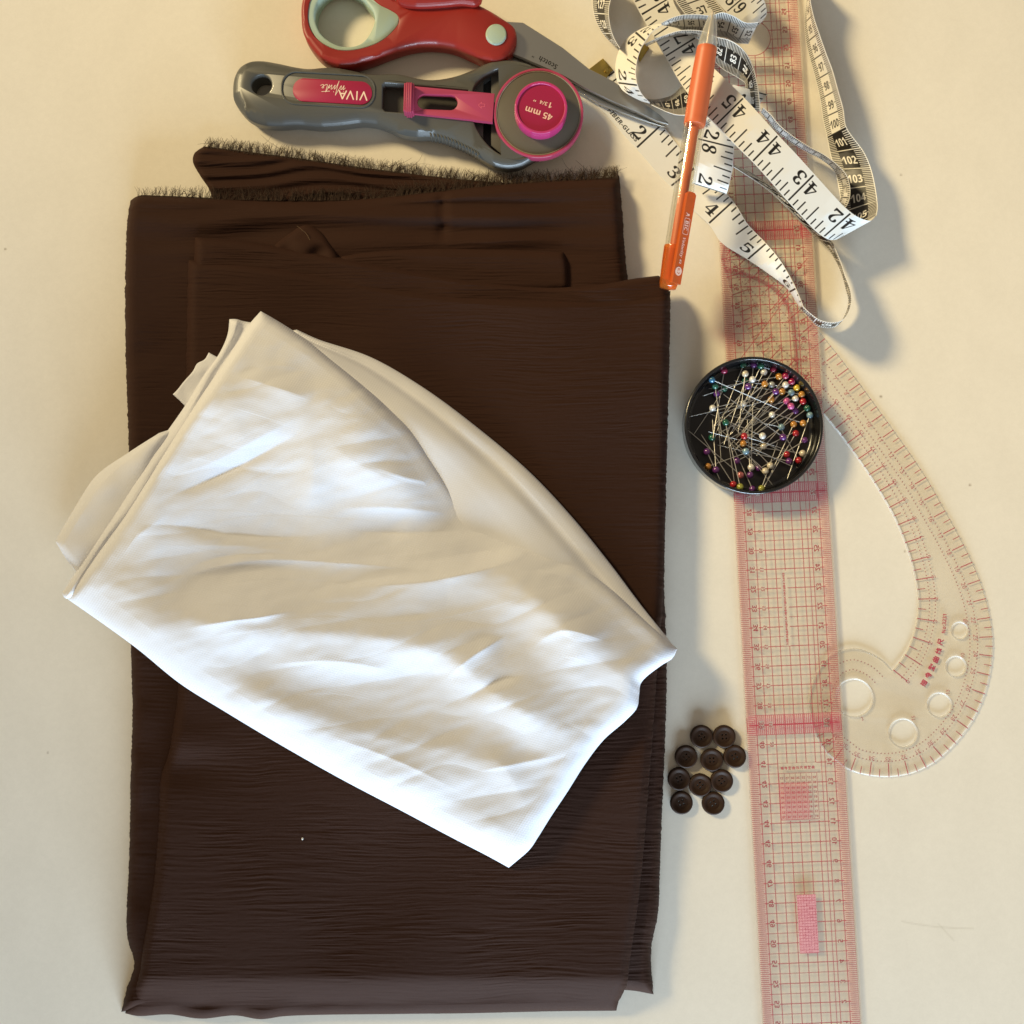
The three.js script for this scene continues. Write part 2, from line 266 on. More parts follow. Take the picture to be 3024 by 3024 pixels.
{
  // folds: a line in the 1932 px view, height in mm, how wide above and below the line
  const fold = (pts, amp, up, down, ends = 0.42, pow = Math.min(up, down) < 30 ? 1.2 : 1.5) => ({ pts: spline(pts, 40), amp: amp * (up > 79 ? 1.3 : 0.85) / 1000, up, down, ends, pow });
  const folds = [
    fold([[300, 850], [420, 745], [592, 750], [720, 825], [810, 890]], 4.6, 85, 140, 0.3, 2),
    fold([[160, 1060], [371, 1085], [550, 1045], [703, 1005], [890, 1000]], -3.6, 110, 70, 0.3, 2),
    fold([[270, 1140], [420, 1178], [560, 1188], [703, 1198], [850, 1240], [950, 1315], [1060, 1370], [1150, 1350]], 4.2, 85, 55, 0.2, 2),
    fold([[380, 1270], [560, 1345], [700, 1390], [935, 1440], [1010, 1470]], 2.6, 36, 60, 0.2, 1.8),
    fold([[900, 1040], [1000, 1110], [1080, 1200], [1120, 1300]], 3.0, 90, 60, 0.3, 2),
    fold([[300, 905], [400, 872], [500, 820], [592, 770]], 2.2, 40, 26),
    fold([[300, 945], [430, 890], [520, 842], [582, 806]], -2.6, 16, 12),
    fold([[600, 800], [640, 850], [740, 905], [860, 935]], 4.2, 70, 44),
    fold([[585, 800], [590, 900], [575, 985]], 2.2, 34, 34),
    fold([[236, 990], [340, 992], [430, 1008], [570, 1012], [640, 1000]], -2.6, 46, 13),
    fold([[300, 1030], [430, 1030], [560, 1040]], 2.0, 24, 40),
    fold([[620, 960], [730, 958], [880, 972]], 2.4, 30, 16),
    fold([[640, 1000], [760, 1005], [900, 1000]], -1.8, 20, 20),
    fold([[270, 1118], [370, 1080], [480, 1058], [640, 1062], [860, 1080]], 2.6, 30, 13),
    fold([[340, 1188], [430, 1172], [500, 1163], [575, 1146]], 2.2, 24, 9),
    fold([[640, 1110], [820, 1095], [960, 1060], [1020, 1030]], 2.6, 20, 26),
    fold([[480, 1255], [640, 1248], [760, 1270]], 2.4, 30, 22),
    fold([[830, 1290], [890, 1240], [970, 1190]], 2.0, 18, 12),
    fold([[860, 1330], [930, 1290], [1000, 1270]], -1.6, 16, 14),
    fold([[990, 1230], [1060, 1190], [1160, 1215]], 2.4, 30, 18),
    fold([[900, 1400], [960, 1460], [1000, 1540]], 2.0, 40, 34),
    fold([[940, 830], [900, 900], [915, 985]], -3.0, 18, 14),
    fold([[870, 880], [890, 950], [900, 1000]], 2.4, 14, 12),
    fold([[930, 900], [935, 960], [930, 1010]], 2.4, 16, 12),
    fold([[420, 700], [520, 730], [600, 760]], 2.2, 30, 22),
    fold([[470, 700], [520, 690], [580, 698]], 0.8, 18, 14),
    fold([[215, 1000], [300, 868], [420, 690], [480, 622]], 1.0, 16, 14, 0.2),
    fold([[160, 1090], [260, 1010], [330, 960]], 1.0, 14, 10),
    fold([[330, 1080], [420, 1050], [560, 1046]], -0.9, 12, 8),
    fold([[700, 880], [780, 905], [860, 915]], 1.0, 12, 8),
    fold([[1000, 1080], [1100, 1090], [1180, 1150]], 1.3, 18, 12),
    fold([[880, 1460], [980, 1440], [1080, 1420]], 1.2, 18, 12),
    fold([[600, 1380], [760, 1440], [880, 1500]], 1.0, 16, 12),
  ];
  const foldHeight = (dx, dy) => {
    let h = 0;
    for (const f of folds) {
      let best = 1e9, sd = 0, tb = 0;
      for (let i = 0; i < 40; i++) {
        const [ax, ay] = f.pts[i], [bx, by] = f.pts[i + 1], ux = bx - ax, uy = by - ay, t = clamp(((dx - ax) * ux + (dy - ay) * uy) / (ux * ux + uy * uy), 0, 1), ex = dx - ax - ux * t, ey = dy - ay - uy * t, d2 = ex * ex + ey * ey;
        if (d2 < best) { best = d2; tb = (i + t) / 40; sd = (ux * ey - uy * ex) * (ux >= 0 ? 1 : -1); }
      }
      let d = Math.sqrt(best), w = sd > 0 ? f.down : f.up;
      if (d > w * 2.8) continue;
      if (f.up > 79) {            // broad swells: soften where two stretches of a bent line are equally near
        let sw = 0, st = 0, sd2 = 0, sl = 0;
        for (let i = 0; i <= 40; i++) { const e = Math.hypot(dx - f.pts[i][0], dy - f.pts[i][1]), k = Math.exp(-(e - d) / 14); sw += k; st += k * i / 40; sd2 += k * e; const a = f.pts[Math.max(0, i - 1)], b = f.pts[Math.min(40, i + 1)]; sl += k * Math.tanh(((b[0] - a[0]) * (dy - f.pts[i][1]) - (b[1] - a[1]) * (dx - f.pts[i][0])) / Math.hypot(b[0] - a[0], b[1] - a[1]) / 10); }
        tb = st / sw; d = sd2 / sw - 12 * Math.exp(-d / 12); w = lerp(f.up, f.down, 0.5 + 0.5 * sl / sw); d = Math.max(0, d);
      }
      h += f.amp * Math.exp(-((d / w) ** f.pow)) * sst(tb, 0, f.ends) * (1 - sst(tb, 1 - f.ends, 1));
    }
    return h;
  };
  const ground = (px, py) => { const dx = px / K; return lerp(0.0085, 0.0222, sst(dx, 110, 300)) - 0.004 * sst(dx, 1235, 1290); };
  const rumple = (dx, dy, x, z) => { const q = z + 0.16 * x; return 0.001 * noise(x * 8, q * 26 + 9) + 0.0005 * Math.abs(noiseB(x * 13, q * 42)) + 0.00012 * noise(x * 60, q * 110); };
  part(whiteFabric, 'under_flap', cloth({ top: D([[560, 622], [600, 640], [700, 674], [800, 732], [900, 806], [1000, 891], [1080, 976], [1150, 1062], [1210, 1142], [1276, 1224]]), right: D([[1276, 1224], [1240, 1236], [1150, 1250]]),
    bottom: D([[500, 640], [600, 760], [720, 900], [900, 1120], [1020, 1200], [1150, 1250]]), left: D([[560, 622], [530, 628], [500, 640]]),
    base: ground, T: 0.0035, R: 0.003, nx: 220, ny: 70, rim: [1, 1, 0, 1], extra: (px, py, x, z, u, v) => 0.0052 * sst(v, 0, 0.42) * (1 - sst(v, 0.45, 0.95)) - 0.0016 * Math.exp(-(((v - 0.16) / 0.05) ** 2)) + 0.0012 * noise(x * 20, z * 20) }), white);
  part(whiteFabric, 'corner_flap', cloth({ top: D([[300, 817], [315, 812], [335, 806]]), right: D([[335, 806], [280, 900], [200, 1020], [150, 1092]]), bottom: D([[105, 1022], [122, 1050], [141, 1076], [150, 1092]]),
    left: D([[300, 817], [245, 852], [182, 897], [144, 953], [116, 1001], [105, 1022]]), base: (px, py) => ground(px, py) - 0.003, T: 0.005, R: 0.004, nx: 40, ny: 90, rim: [1, 0, 1, 1],
    extra: (px, py, x, z, u, v) => 0.003 * Math.sin(u * Math.PI) + 0.001 * noise(x * 40, z * 40) }), white);
  part(whiteFabric, 'cut_edge', cloth({ top: D([[394, 665], [405, 671], [440, 690]]), right: D([[440, 690], [400, 740], [372, 790]]), bottom: D([[326, 744], [340, 757], [372, 790]]), left: D([[394, 665], [386, 678], [372, 686], [364, 700], [345, 722], [334, 736], [326, 744]]),
    base: () => 0.0214, T: 0.0012, R: 0.001, nx: 30, ny: 30, extra: (px, py, x, z) => 0.0006 * noise(x * 90, z * 90) }), white);
  part(whiteFabric, 'rolled_fold', cloth({ top: D([[433, 602], [446, 602], [460, 606], [500, 612]]), right: D([[500, 612], [440, 720], [330, 890], [170, 1125]]), bottom: D([[117, 1119], [122, 1128], [140, 1130], [170, 1125]]),
    left: D([[433, 602], [429, 632], [413, 668], [386, 706], [350, 764], [291, 849], [222, 957], [152, 1066], [117, 1119]]), base: ground, T: 0.0055, R: 0.0045, nx: 50, ny: 200, rim: [0.6, 0, 1, 1],
    extra: (px, py, x, z, u, v) => 0.0014 * Math.sin(u * 9 + 2 * noise(2, z * 14)) + 0.0006 * noise(x * 40, z * 40) }), white);
  part(whiteFabric, 'front_panel', cloth({ top: D([[492, 587], [520, 603], [560, 628], [600, 655], [639, 686], [690, 728], [735, 767], [778, 806], [813, 858], [847, 912], [878, 962], [930, 1003], [1010, 1034], [1080, 1058], [1150, 1108], [1215, 1168], [1278, 1224]]),
    right: D([[1278, 1224], [1269, 1242], [1247, 1256], [1210, 1288], [1206, 1310], [1202, 1335], [1180, 1360], [1140, 1395], [1105, 1440], [1070, 1495], [1040, 1540], [1015, 1580], [1000, 1602], [960, 1637]]),
    bottom: D([[127, 1130], [200, 1181], [260, 1225], [340, 1290], [420, 1340], [520, 1400], [640, 1468], [760, 1531], [850, 1579], [920, 1615], [960, 1637]]),
    left: D([[492, 587], [470, 612], [430, 672], [370, 760], [300, 870], [240, 965], [180, 1050], [127, 1130]]),
    base: (px, py) => ground(px, py) + 0.001, T: 0.012, R: 0.011, nx: 300, ny: 300, rim: [0.45, 0.8, 1.9, 0.4], hRef: 0.02, uvScale: 1,
    extra: (px, py, x, z, u, v) => { const dx = px / K, dy = py / K; return foldHeight(dx, dy) + rumple(dx, dy, x, z) - 0.0065 * sst(dx, 640, 900) * (1 - sst(v, 0.0, 0.22)); } }), white);
}

// ---------------------------------------------------------------- curve ruler, under the straight one
const red = '#b03a4e';
const clear = M([0.997, 0.993, 0.985], 0.06, { transmission: 1, ior: 1.46, specularIntensity: 0.5 });
const milky = M([0.985, 0.975, 0.955], 0.08, { transmission: 0.96, ior: 1.48, specularIntensity: 0.5 });
const rimGlass = M([0.84, 0.82, 0.79], 0.12, { transmission: 0.55, ior: 1.5, clearcoat: 0.6 });
const clearEdge = M([0.9, 0.86, 0.82], 0.1, { transmission: 0.85, ior: 1.49 });
const strokes = { // strokes of the printed characters, in a unit square
  a: [[[0.1, 0.2], [0.4, 0.2]], [[0.25, 0.05], [0.25, 0.95]], [[0.1, 0.55], [0.4, 0.45]], [[0.5, 0.15], [0.95, 0.15], [0.95, 0.85], [0.5, 0.85], [0.5, 0.15]], [[0.5, 0.5], [0.95, 0.5]], [[0.72, 0.05], [0.72, 0.95]]],
  b: [[[0.1, 0.3], [0.9, 0.3]], [[0.5, 0.05], [0.1, 0.6]], [[0.5, 0.05], [0.9, 0.6]], [[0.3, 0.5], [0.75, 0.5]], [[0.3, 0.68], [0.8, 0.68], [0.75, 0.95], [0.5, 0.9]]],
  c: [[[0.1, 0.1], [0.6, 0.1]], [[0.05, 0.32], [0.65, 0.32]], [[0.25, 0.1], [0.2, 0.55]], [[0.48, 0.1], [0.48, 0.55]], [[0.75, 0.1], [0.75, 0.4]], [[0.93, 0.05], [0.93, 0.5]], [[0.2, 0.7], [0.8, 0.7]], [[0.5, 0.55], [0.5, 0.92]], [[0.05, 0.93], [0.95, 0.93]]],
  d: [[[0.1, 0.3], [0.9, 0.3], [0.9, 0.92], [0.1, 0.92], [0.1, 0.3]], [[0.37, 0.05], [0.37, 0.92]], [[0.63, 0.05], [0.63, 0.92]], [[0.1, 0.6], [0.9, 0.6]]],
  e: [[[0.3, 0.05], [0.1, 0.35], [0.35, 0.35], [0.08, 0.65]], [[0.08, 0.85], [0.38, 0.75]], [[0.45, 0.3], [0.9, 0.22]], [[0.45, 0.52], [0.95, 0.44]], [[0.62, 0.05], [0.7, 0.6], [0.95, 0.92]], [[0.9, 0.6], [0.5, 0.92]]],
  f: [[[0.2, 0.1], [0.8, 0.1], [0.8, 0.42], [0.2, 0.42]], [[0.2, 0.1], [0.2, 0.5], [0.05, 0.92]], [[0.5, 0.42], [0.65, 0.7], [0.95, 0.92]]],
};
function glyph(g, key, x, y, s) { for (const st of strokes[key]) { g.beginPath(); st.forEach(([a, b], i) => (i ? g.lineTo : g.moveTo).call(g, x + a * s, y + b * s)); g.stroke(); } }
{
  const inner = [[2636, 1980], [2670, 1936], [2690, 1897], [2707, 1833], [2711, 1774], [2705, 1720], [2690, 1656], [2670, 1597], [2641, 1528], [2611, 1474], [2565, 1400], [2500, 1308], [2432, 1223], [2330, 1115], [2245, 1035], [2190, 935], [2150, 835], [2128, 760]];
  const tip = [[2124, 728], [2136, 716], [2156, 718]];
  const outer = [[2280, 826], [2437, 1000], [2600, 1216], [2729, 1400], [2783, 1493], [2838, 1592], [2887, 1695], [2916, 1784], [2931, 1872], [2932, 1931], [2922, 2000], [2902, 2069], [2867, 2138], [2813, 2206], [2754, 2256], [2690, 2285], [2621, 2295], [2552, 2288], [2503, 2272], [2474, 2250], [2444, 2226], [2415, 2182], [2393, 2113], [2387, 2074]];
  const curl = [[2395, 2029], [2416, 1980], [2444, 1941], [2484, 1920], [2523, 1914], [2562, 1924], [2602, 1946]];
  const sIn = spline(inner, 150), sOut = spline([...tip.slice(1), ...outer], 240), sCurl = spline([outer[outer.length - 1], ...curl, inner[0]], 60);
  const outline = [...sIn, ...sOut, ...sCurl.slice(1, -1)];
  const holes = [[2522, 2061, 54, '2'], [2667, 2165, 40, '15'], [2774, 2082, 34, '13'], [2823, 1968, 28, '10'], [2834, 1862, 23, '08']];
  const curve = thing('curve_ruler', 'clear plastic hook shaped curve ruler with red graduations partly under the straight ruler', 'ruler', W(2700, 1900, 0));
  const hc = holes.map(([x, y, r]) => circlePx(x, y, r, 40));
  part(curve, 'body', slab(outline, 0.0001, 0.0012, { bevel: 0.0003, segs: 2, holes: hc }), milky);
  for (const [poly, ccw] of [[outline, true], ...hc.map((h) => [h, false])]) {      // polished chamfers along the rims
    const v = flat2(poly, 0.0012, ccw), a = inset(v, -0.00012), b = inset(v, 0.0006), pos = [], uvs = [];
    for (let i = 0; i < v.length; i++) { const j = (i + 1) % v.length, A = [a[i].x, 0.0004, -a[i].y], B = [a[j].x, 0.0004, -a[j].y], C = [b[i].x, 0.00124, -b[i].y], Q = [b[j].x, 0.00124, -b[j].y]; pos.push(...A, ...B, ...C, ...B, ...Q, ...C); uvs.push(...new Array(12).fill(0)); }
    const g = new THREE.BufferGeometry(); g.setAttribute('position', new THREE.Float32BufferAttribute(pos, 3)); g.setAttribute('uv', new THREE.Float32BufferAttribute(uvs, 2)); g.computeVertexNormals();
    part(curve, 'polished_rim', g, rimGlass);
  }
  // print
  const a = W(2100, 690, 0.0012), b = W(2960, 2320, 0.0012), S = 1900 / (b.z - a.z), w = Math.ceil((b.x - a.x) * S);
  const at = (p) => { const q = W(p[0], p[1], 0.0012); return [(q.x - a.x) * S, (q.z - a.z) * S]; };
  const c = canvas(w, 1900, (g) => {
    g.strokeStyle = g.fillStyle = red; g.lineCap = 'butt';
    const mm = S / 1000;
    const run = (poly, side, { from = 0, first, step = 5, long = 10, short = 5, dots = [], numAt = 12, dir = 1, stop = 1e9 }) => {
      const P = poly.map(at); let acc = 0, next = from, n = 0;
      const lines = dots.map(() => []);
      for (let i = 0; i < P.length - 1; i++) {
        const ux = P[i + 1][0] - P[i][0], uy = P[i + 1][1] - P[i][1], L = Math.hypot(ux, uy), nx = -uy / L * side, ny = ux / L * side;
        dots.forEach((d, k) => lines[k].push([P[i][0] + nx * d * mm, P[i][1] + ny * d * mm]));
        while (next * mm <= acc + L && next < stop) {
          const t = (next * mm - acc) / L, x = P[i][0] + ux * t, y = P[i][1] + uy * t, big = n % 2 === 0, len = (big ? long : short) * mm;
          g.lineWidth = mm * (big ? 0.42 : 0.34); g.beginPath(); g.moveTo(x, y); g.lineTo(x + nx * len, y + ny * len); g.stroke();
          if (big) { g.save(); g.translate(x + nx * numAt * mm, y + ny * numAt * mm); g.rotate(Math.atan2(-ny, -nx) + Math.PI / 2); g.font = `${2.9 * mm}px sans-serif`; g.textAlign = 'center'; g.textBaseline = 'middle'; g.fillText(String(first + dir * n / 2), 0, 0); g.restore(); }
          n++; next += step;
        }
        acc += L;
      }
      g.fillStyle = 'rgba(158,62,74,0.9)';
      for (const l of lines) { let s = 0; for (let i = 1; i < l.length; i++) { const d = Math.hypot(l[i][0] - l[i - 1][0], l[i][1] - l[i - 1][1]); for (; s < d; s += 1.9 * mm) { g.beginPath(); g.arc(lerp(l[i - 1][0], l[i][0], s / d), lerp(l[i - 1][1], l[i][1], s / d), 0.3 * mm, 0, 7); g.fill(); } s -= d; } }
      g.fillStyle = red;
    };
    run(sIn, 1, { from: 0.5, first: 0, dots: [6, 9], long: 9, short: 4.2, numAt: 9.5 });
    run(sOut.slice().reverse(), -1, { from: 13, first: 38, dir: -1, dots: [8, 12], long: 7, short: 4, numAt: 9, stop: 420 });
    run(sCurl, 1, { from: 1e6, dots: [6, 11] });
    g.font = `${2.5 * mm}px sans-serif`; g.textAlign = 'center';
    for (const [x, y, r, t] of holes) { const [X, Y] = at([x + (t === '2' ? 27 : r * 0.9), y + (t === '2' ? r + 12 : -r - 4)]); g.save(); g.translate(X, Y); g.rotate(-Math.PI / 2 * (t === '2' ? 0.3 : 1)); g.fillText(t, 0, 0); g.restore(); }
    // title that follows the band
    g.lineWidth = 0.5 * mm; g.strokeStyle = '#b4304a';
    [['a', 2728, 2018], ['b', 2741, 1994], ['c', 2752, 1971], ['d', 2763, 1947], ['e', 2772, 1922], ['f', 2778, 1895]].forEach(([k, x, y], i) => { const [X, Y] = at([x, y]); g.save(); g.translate(X, Y); g.rotate(-0.98 - i * 0.06); glyph(g, k, -1.7 * mm, -1.7 * mm, 3.3 * mm); g.restore(); });
    g.fillStyle = '#b4304a'; g.font = `bold ${2.7 * mm}px sans-serif`; { const [X, Y] = at([2789, 1841]); g.save(); g.translate(X, Y); g.rotate(-1.47); g.fillText('No:3231', 0, 0.9 * mm); g.restore(); }
    // dense fan of graduations near the narrow end
    g.strokeStyle = red; g.lineWidth = 0.22 * mm;
    const fan = spline([[2140, 800], [2185, 806], [2235, 824], [2285, 852], [2318, 890], [2338, 940], [2346, 1000], [2352, 1070], [2350, 1140]], 170).map(at);
    for (let i = 0; i < 170; i++) { const ux = fan[i + 1][0] - fan[i][0], uy = fan[i + 1][1] - fan[i][1], L = Math.hypot(ux, uy), k = i % 10 === 0 ? 3.2 : 2; g.beginPath(); g.moveTo(fan[i][0] - uy / L * k * mm * 0.5, fan[i][1] + ux / L * k * mm * 0.5); g.lineTo(fan[i][0] + uy / L * k * mm * 0.5, fan[i][1] - ux / L * k * mm * 0.5); g.stroke(); }
    g.font = `${2.2 * mm}px sans-serif`;
    for (let i = 8; i < 170; i += 14) g.fillText(String(Math.floor(i / 14) * 10), fan[i][0] + 2.4 * mm, fan[i][1] - 2 * mm);
  });
  const g = new THREE.ShapeGeometry(shapeOf(outline, 0.0012)); for (const h of hc) { /* openings stay blank in the print */ }
  g.rotateX(-Math.PI / 2); g.translate(0, 0.00126, 0);
  const p = g.attributes.position, uv = g.attributes.uv;
  for (let i = 0; i < p.count; i++) uv.setXY(i, (p.getX(i) - a.x) * S / w, 1 - (p.getZ(i) - a.z) * S / 1900);
  part(curve, 'graduations', g, printMat(c));
}

// ---------------------------------------------------------------- straight ruler
{
  const H = 0.0027, A = W(2352, 677, H), B = W(2462, 2483, H);          // the 42 and 10 of the right-hand scale
  const dir = A.clone().sub(B).normalize(), cm = A.distanceTo(B) / 32, across = new V3(-dir.z, 0, dir.x);   // across points to the right of the photo
  const right = W(2444, 1454, H), rr = right.clone().sub(B).dot(across), wR = 0.049;
  const loc = (q, u) => B.clone().addScaledVector(dir, (q - 10) * cm).addScaledVector(across, rr - wR + u);   // q in cm on the right scale, u in metres from the left edge
  const ruler = thing('straight_ruler', 'long clear plastic grid ruler with red lines under pin dish and tape', 'ruler', loc(27, wR / 2));
  const box = (q0, q1, u0, u1, y0, y1) => {
    const g = new THREE.BoxGeometry(u1 - u0, y1 - y0, (q1 - q0) * cm); g.rotateY(Math.atan2(-dir.x, -dir.z)); const c = loc((q0 + q1) / 2, (u0 + u1) / 2); g.translate(c.x, (y0 + y1) / 2, c.z); return g;
  };
  part(ruler, 'body', box(-1, 56.2, 0, wR, H - 0.0014, H), clear);
  part(ruler, 'edge_strip', box(-1, 56.2, -0.0003, 0, H - 0.0014, H), clearEdge); part(ruler, 'edge_strip', box(-1, 56.2, wR, wR + 0.0007, H - 0.0014, H), clearEdge);
  const PX = 68;                                                          // canvas pixels per cm
  const draw = (q0, q1) => canvas(Math.round(4.9 * PX), Math.round((q1 - q0) * PX), (g, w, h) => {
    const Y = (q) => (q1 - q) * PX, X = (u) => u * PX, line = (x0, y0, x1, y1, lw) => { g.lineWidth = lw; g.beginPath(); g.moveTo(x0, y0); g.lineTo(x1, y1); g.stroke(); };
    g.fillStyle = 'rgba(232,160,162,0.16)'; g.fillRect(0, 0, X(0.52), h); g.fillRect(X(4.38), 0, w, h);
    g.strokeStyle = 'rgba(178,58,74,0.78)'; g.fillStyle = '#a63c48';
    for (let n = Math.floor(q0 * 10); n <= q1 * 10; n++) { line(0, Y(n / 10), X(n % 5 ? 0.42 : 0.5), Y(n / 10), 2); line(X(n % 5 ? 4.48 : 4.4), Y(n / 10), w, Y(n / 10), 2); }
    for (let k = 0; k <= 8; k++) line(X(0.5 + k * 0.4875), 0, X(0.5 + k * 0.4875), h, 3);
    line(X(3.72), 0, X(3.72), h, 2.2);
    for (let n = Math.ceil(q0 * 2); n <= q1 * 2; n++) line(X(0.4), Y(n / 2), X(4.5), Y(n / 2), n % 2 ? 2.4 : 3.4);
    for (const b of [16, 28, 42]) if (b > q0 - 1 && b < q1 + 1) {
      g.fillStyle = 'rgba(228,140,146,0.24)'; g.fillRect(X(0.1), Y(b + 0.5), X(4.7), PX);
      for (let u = 0.5; u <= 4.4; u += 0.1) line(X(u), Y(b + 0.5), X(u), Y(b - 0.5), 2.2);
      for (let r = 0.1; r < 0.5; r += 0.1) for (const s of [0, 1]) { g.lineWidth = 2; g.strokeRect(s ? X(4.9 - 0.52) - 2 : X(0.02), Y(b + r), X(0.5) * (r + 0.1) * 2, PX * r * 2); }
      line(X(0.1), Y(b), X(4.8), Y(b), 5);
      g.fillStyle = '#a63c48';
    }
    const label = (t, u, q, left, size = 0.34) => {
      g.save(); g.translate(X(u), Y(q)); g.rotate(left ? Math.PI / 2 : -Math.PI / 2); g.scale(1, -1); g.font = `bold ${size * PX}px sans-serif`; g.textAlign = 'center'; g.textBaseline = 'middle';
      g.save(); g.globalCompositeOperation = 'destination-out'; g.fillRect(-size * PX * 0.62, -size * PX * 0.4, size * PX * 1.24, size * PX * 0.8); g.restore(); g.fillText(t, 0, 0); g.restore();
    };
    for (let q = Math.ceil(q0); q <= q1; q++) { if (q > 0 && q < 55) { label(String(q), 4.12, q, false); label(String(55 - q), 0.76, q, true); if (55 - q > 20 && 55 - q <= 40) label(String(35 - q), 1.24, q, true, 0.24); } }
    // tables and small print
    const blank = (u0, qa, u1, qb) => g.clearRect(X(u0), Y(qa), X(u1 - u0), Y(qb) - Y(qa));
    const r = rng(23);
    if (q0 < 14) {
      blank(1.5, 14.0, 3.45, 11.1); g.lineWidth = 2;
      for (let i = 0; i < 9; i++) glyph(g, 'abcdefacd'[i], X(1.6 + i * 0.2), Y(13.85), 0.16 * PX);
      g.strokeRect(X(1.5), Y(13.5), X(1.95), Y(11.15) - Y(13.5)); for (let k = 1; k < 7; k++) line(X(1.5 + k * 0.28), Y(13.5), X(1.5 + k * 0.28), Y(11.15), 1.5);
      for (let k = 1; k < 5; k++) line(X(1.5), Y(13.5 - k * 0.5), X(3.2), Y(13.5 - k * 0.5), 1.5);
      g.fillStyle = 'rgba(214,96,110,0.3)'; g.fillRect(X(1.5), Y(13.0), X(1.5), Y(11.15) - Y(13.0)); g.fillStyle = '#b02e40'; g.font = `bold ${0.16 * PX}px sans-serif`;
      for (let a = 0; a < 9; a++) for (let b = 0; b < 7; b++) { g.save(); g.translate(X(1.64 + b * 0.28), Y(13.25 - a * 0.245)); g.scale(-1, 1); g.textAlign = 'center'; g.fillText(String(Math.floor(10 + r() * 80)), 0, 4); g.restore(); }
      blank(2.05, 7.38, 3.02, 4.45); g.fillStyle = 'rgba(200,72,98,0.72)'; g.fillRect(X(2.05), Y(7.38), X(0.97), Y(4.45) - Y(7.38)); g.fillStyle = 'rgba(238,196,196,0.85)'; g.font = `bold ${0.15 * PX}px sans-serif`;
      for (let a = 0; a < 20; a++) for (let b = 0; b < 7; b++) { g.save(); g.translate(X(2.12 + b * 0.14), Y(7.28 - a * 0.145)); g.scale(-1, 1); g.textAlign = 'center'; g.fillText(String(Math.floor(10 + r() * 80)), 0, 3); g.restore(); }
    }
    if (q1 > 22 && q0 < 24) { blank(2.18, 23.9, 2.52, 20.0); g.lineWidth = 1.6; for (let i = 0; i < 30; i++) glyph(g, 'abcdef'[Math.floor(r() * 6)], X(2.28), Y(23.8 - i * 0.126), 0.12 * PX); }
    if (q1 > 50) {   // round opening near the far end
      g.save(); g.beginPath(); g.arc(X(2.35), Y(52.6), 0.98 * PX, 0, 7); g.clip(); g.clearRect(0, 0, w, h); g.restore(); g.lineWidth = 3; g.beginPath(); g.arc(X(2.35), Y(52.6), 0.98 * PX, 0, 7); g.stroke();
      g.lineWidth = 3; glyph(g, 'c', X(1.75), Y(49.55), 0.34 * PX); glyph(g, 'e', X(1.75), Y(49.0), 0.34 * PX);
    }
    g.lineWidth = 3; if (q1 > 40 && q0 < 38) for (const [u, q] of [[4.6, 40.4], [3.9, 39.2]]) line(X(u), Y(q), X(u - 1.5), Y(q - 1.6), 2.6), 0;
    if (q1 > 34 && q0 < 34) line(X(3.6), Y(38.6), X(0.3), Y(34.6), 2.6);
  });
  for (const [q0, q1] of [[-1, 28.05], [28.05, 56.2]]) {
    const g = new THREE.BufferGeometry(), p = [loc(q1, 0), loc(q1, wR), loc(q0, wR), loc(q0, 0)];
    g.setAttribute('position', new THREE.Float32BufferAttribute(p.flatMap((v) => [v.x, H + 0.00006, v.z]), 3)); g.setAttribute('uv', new THREE.Float32BufferAttribute([0, 1, 1, 1, 1, 0, 0, 0], 2)); g.setIndex([0, 2, 1, 0, 3, 2]); g.computeVertexNormals();
    part(ruler, 'graduations', g, printMat(draw(q0, q1), 0.4));
  }
}

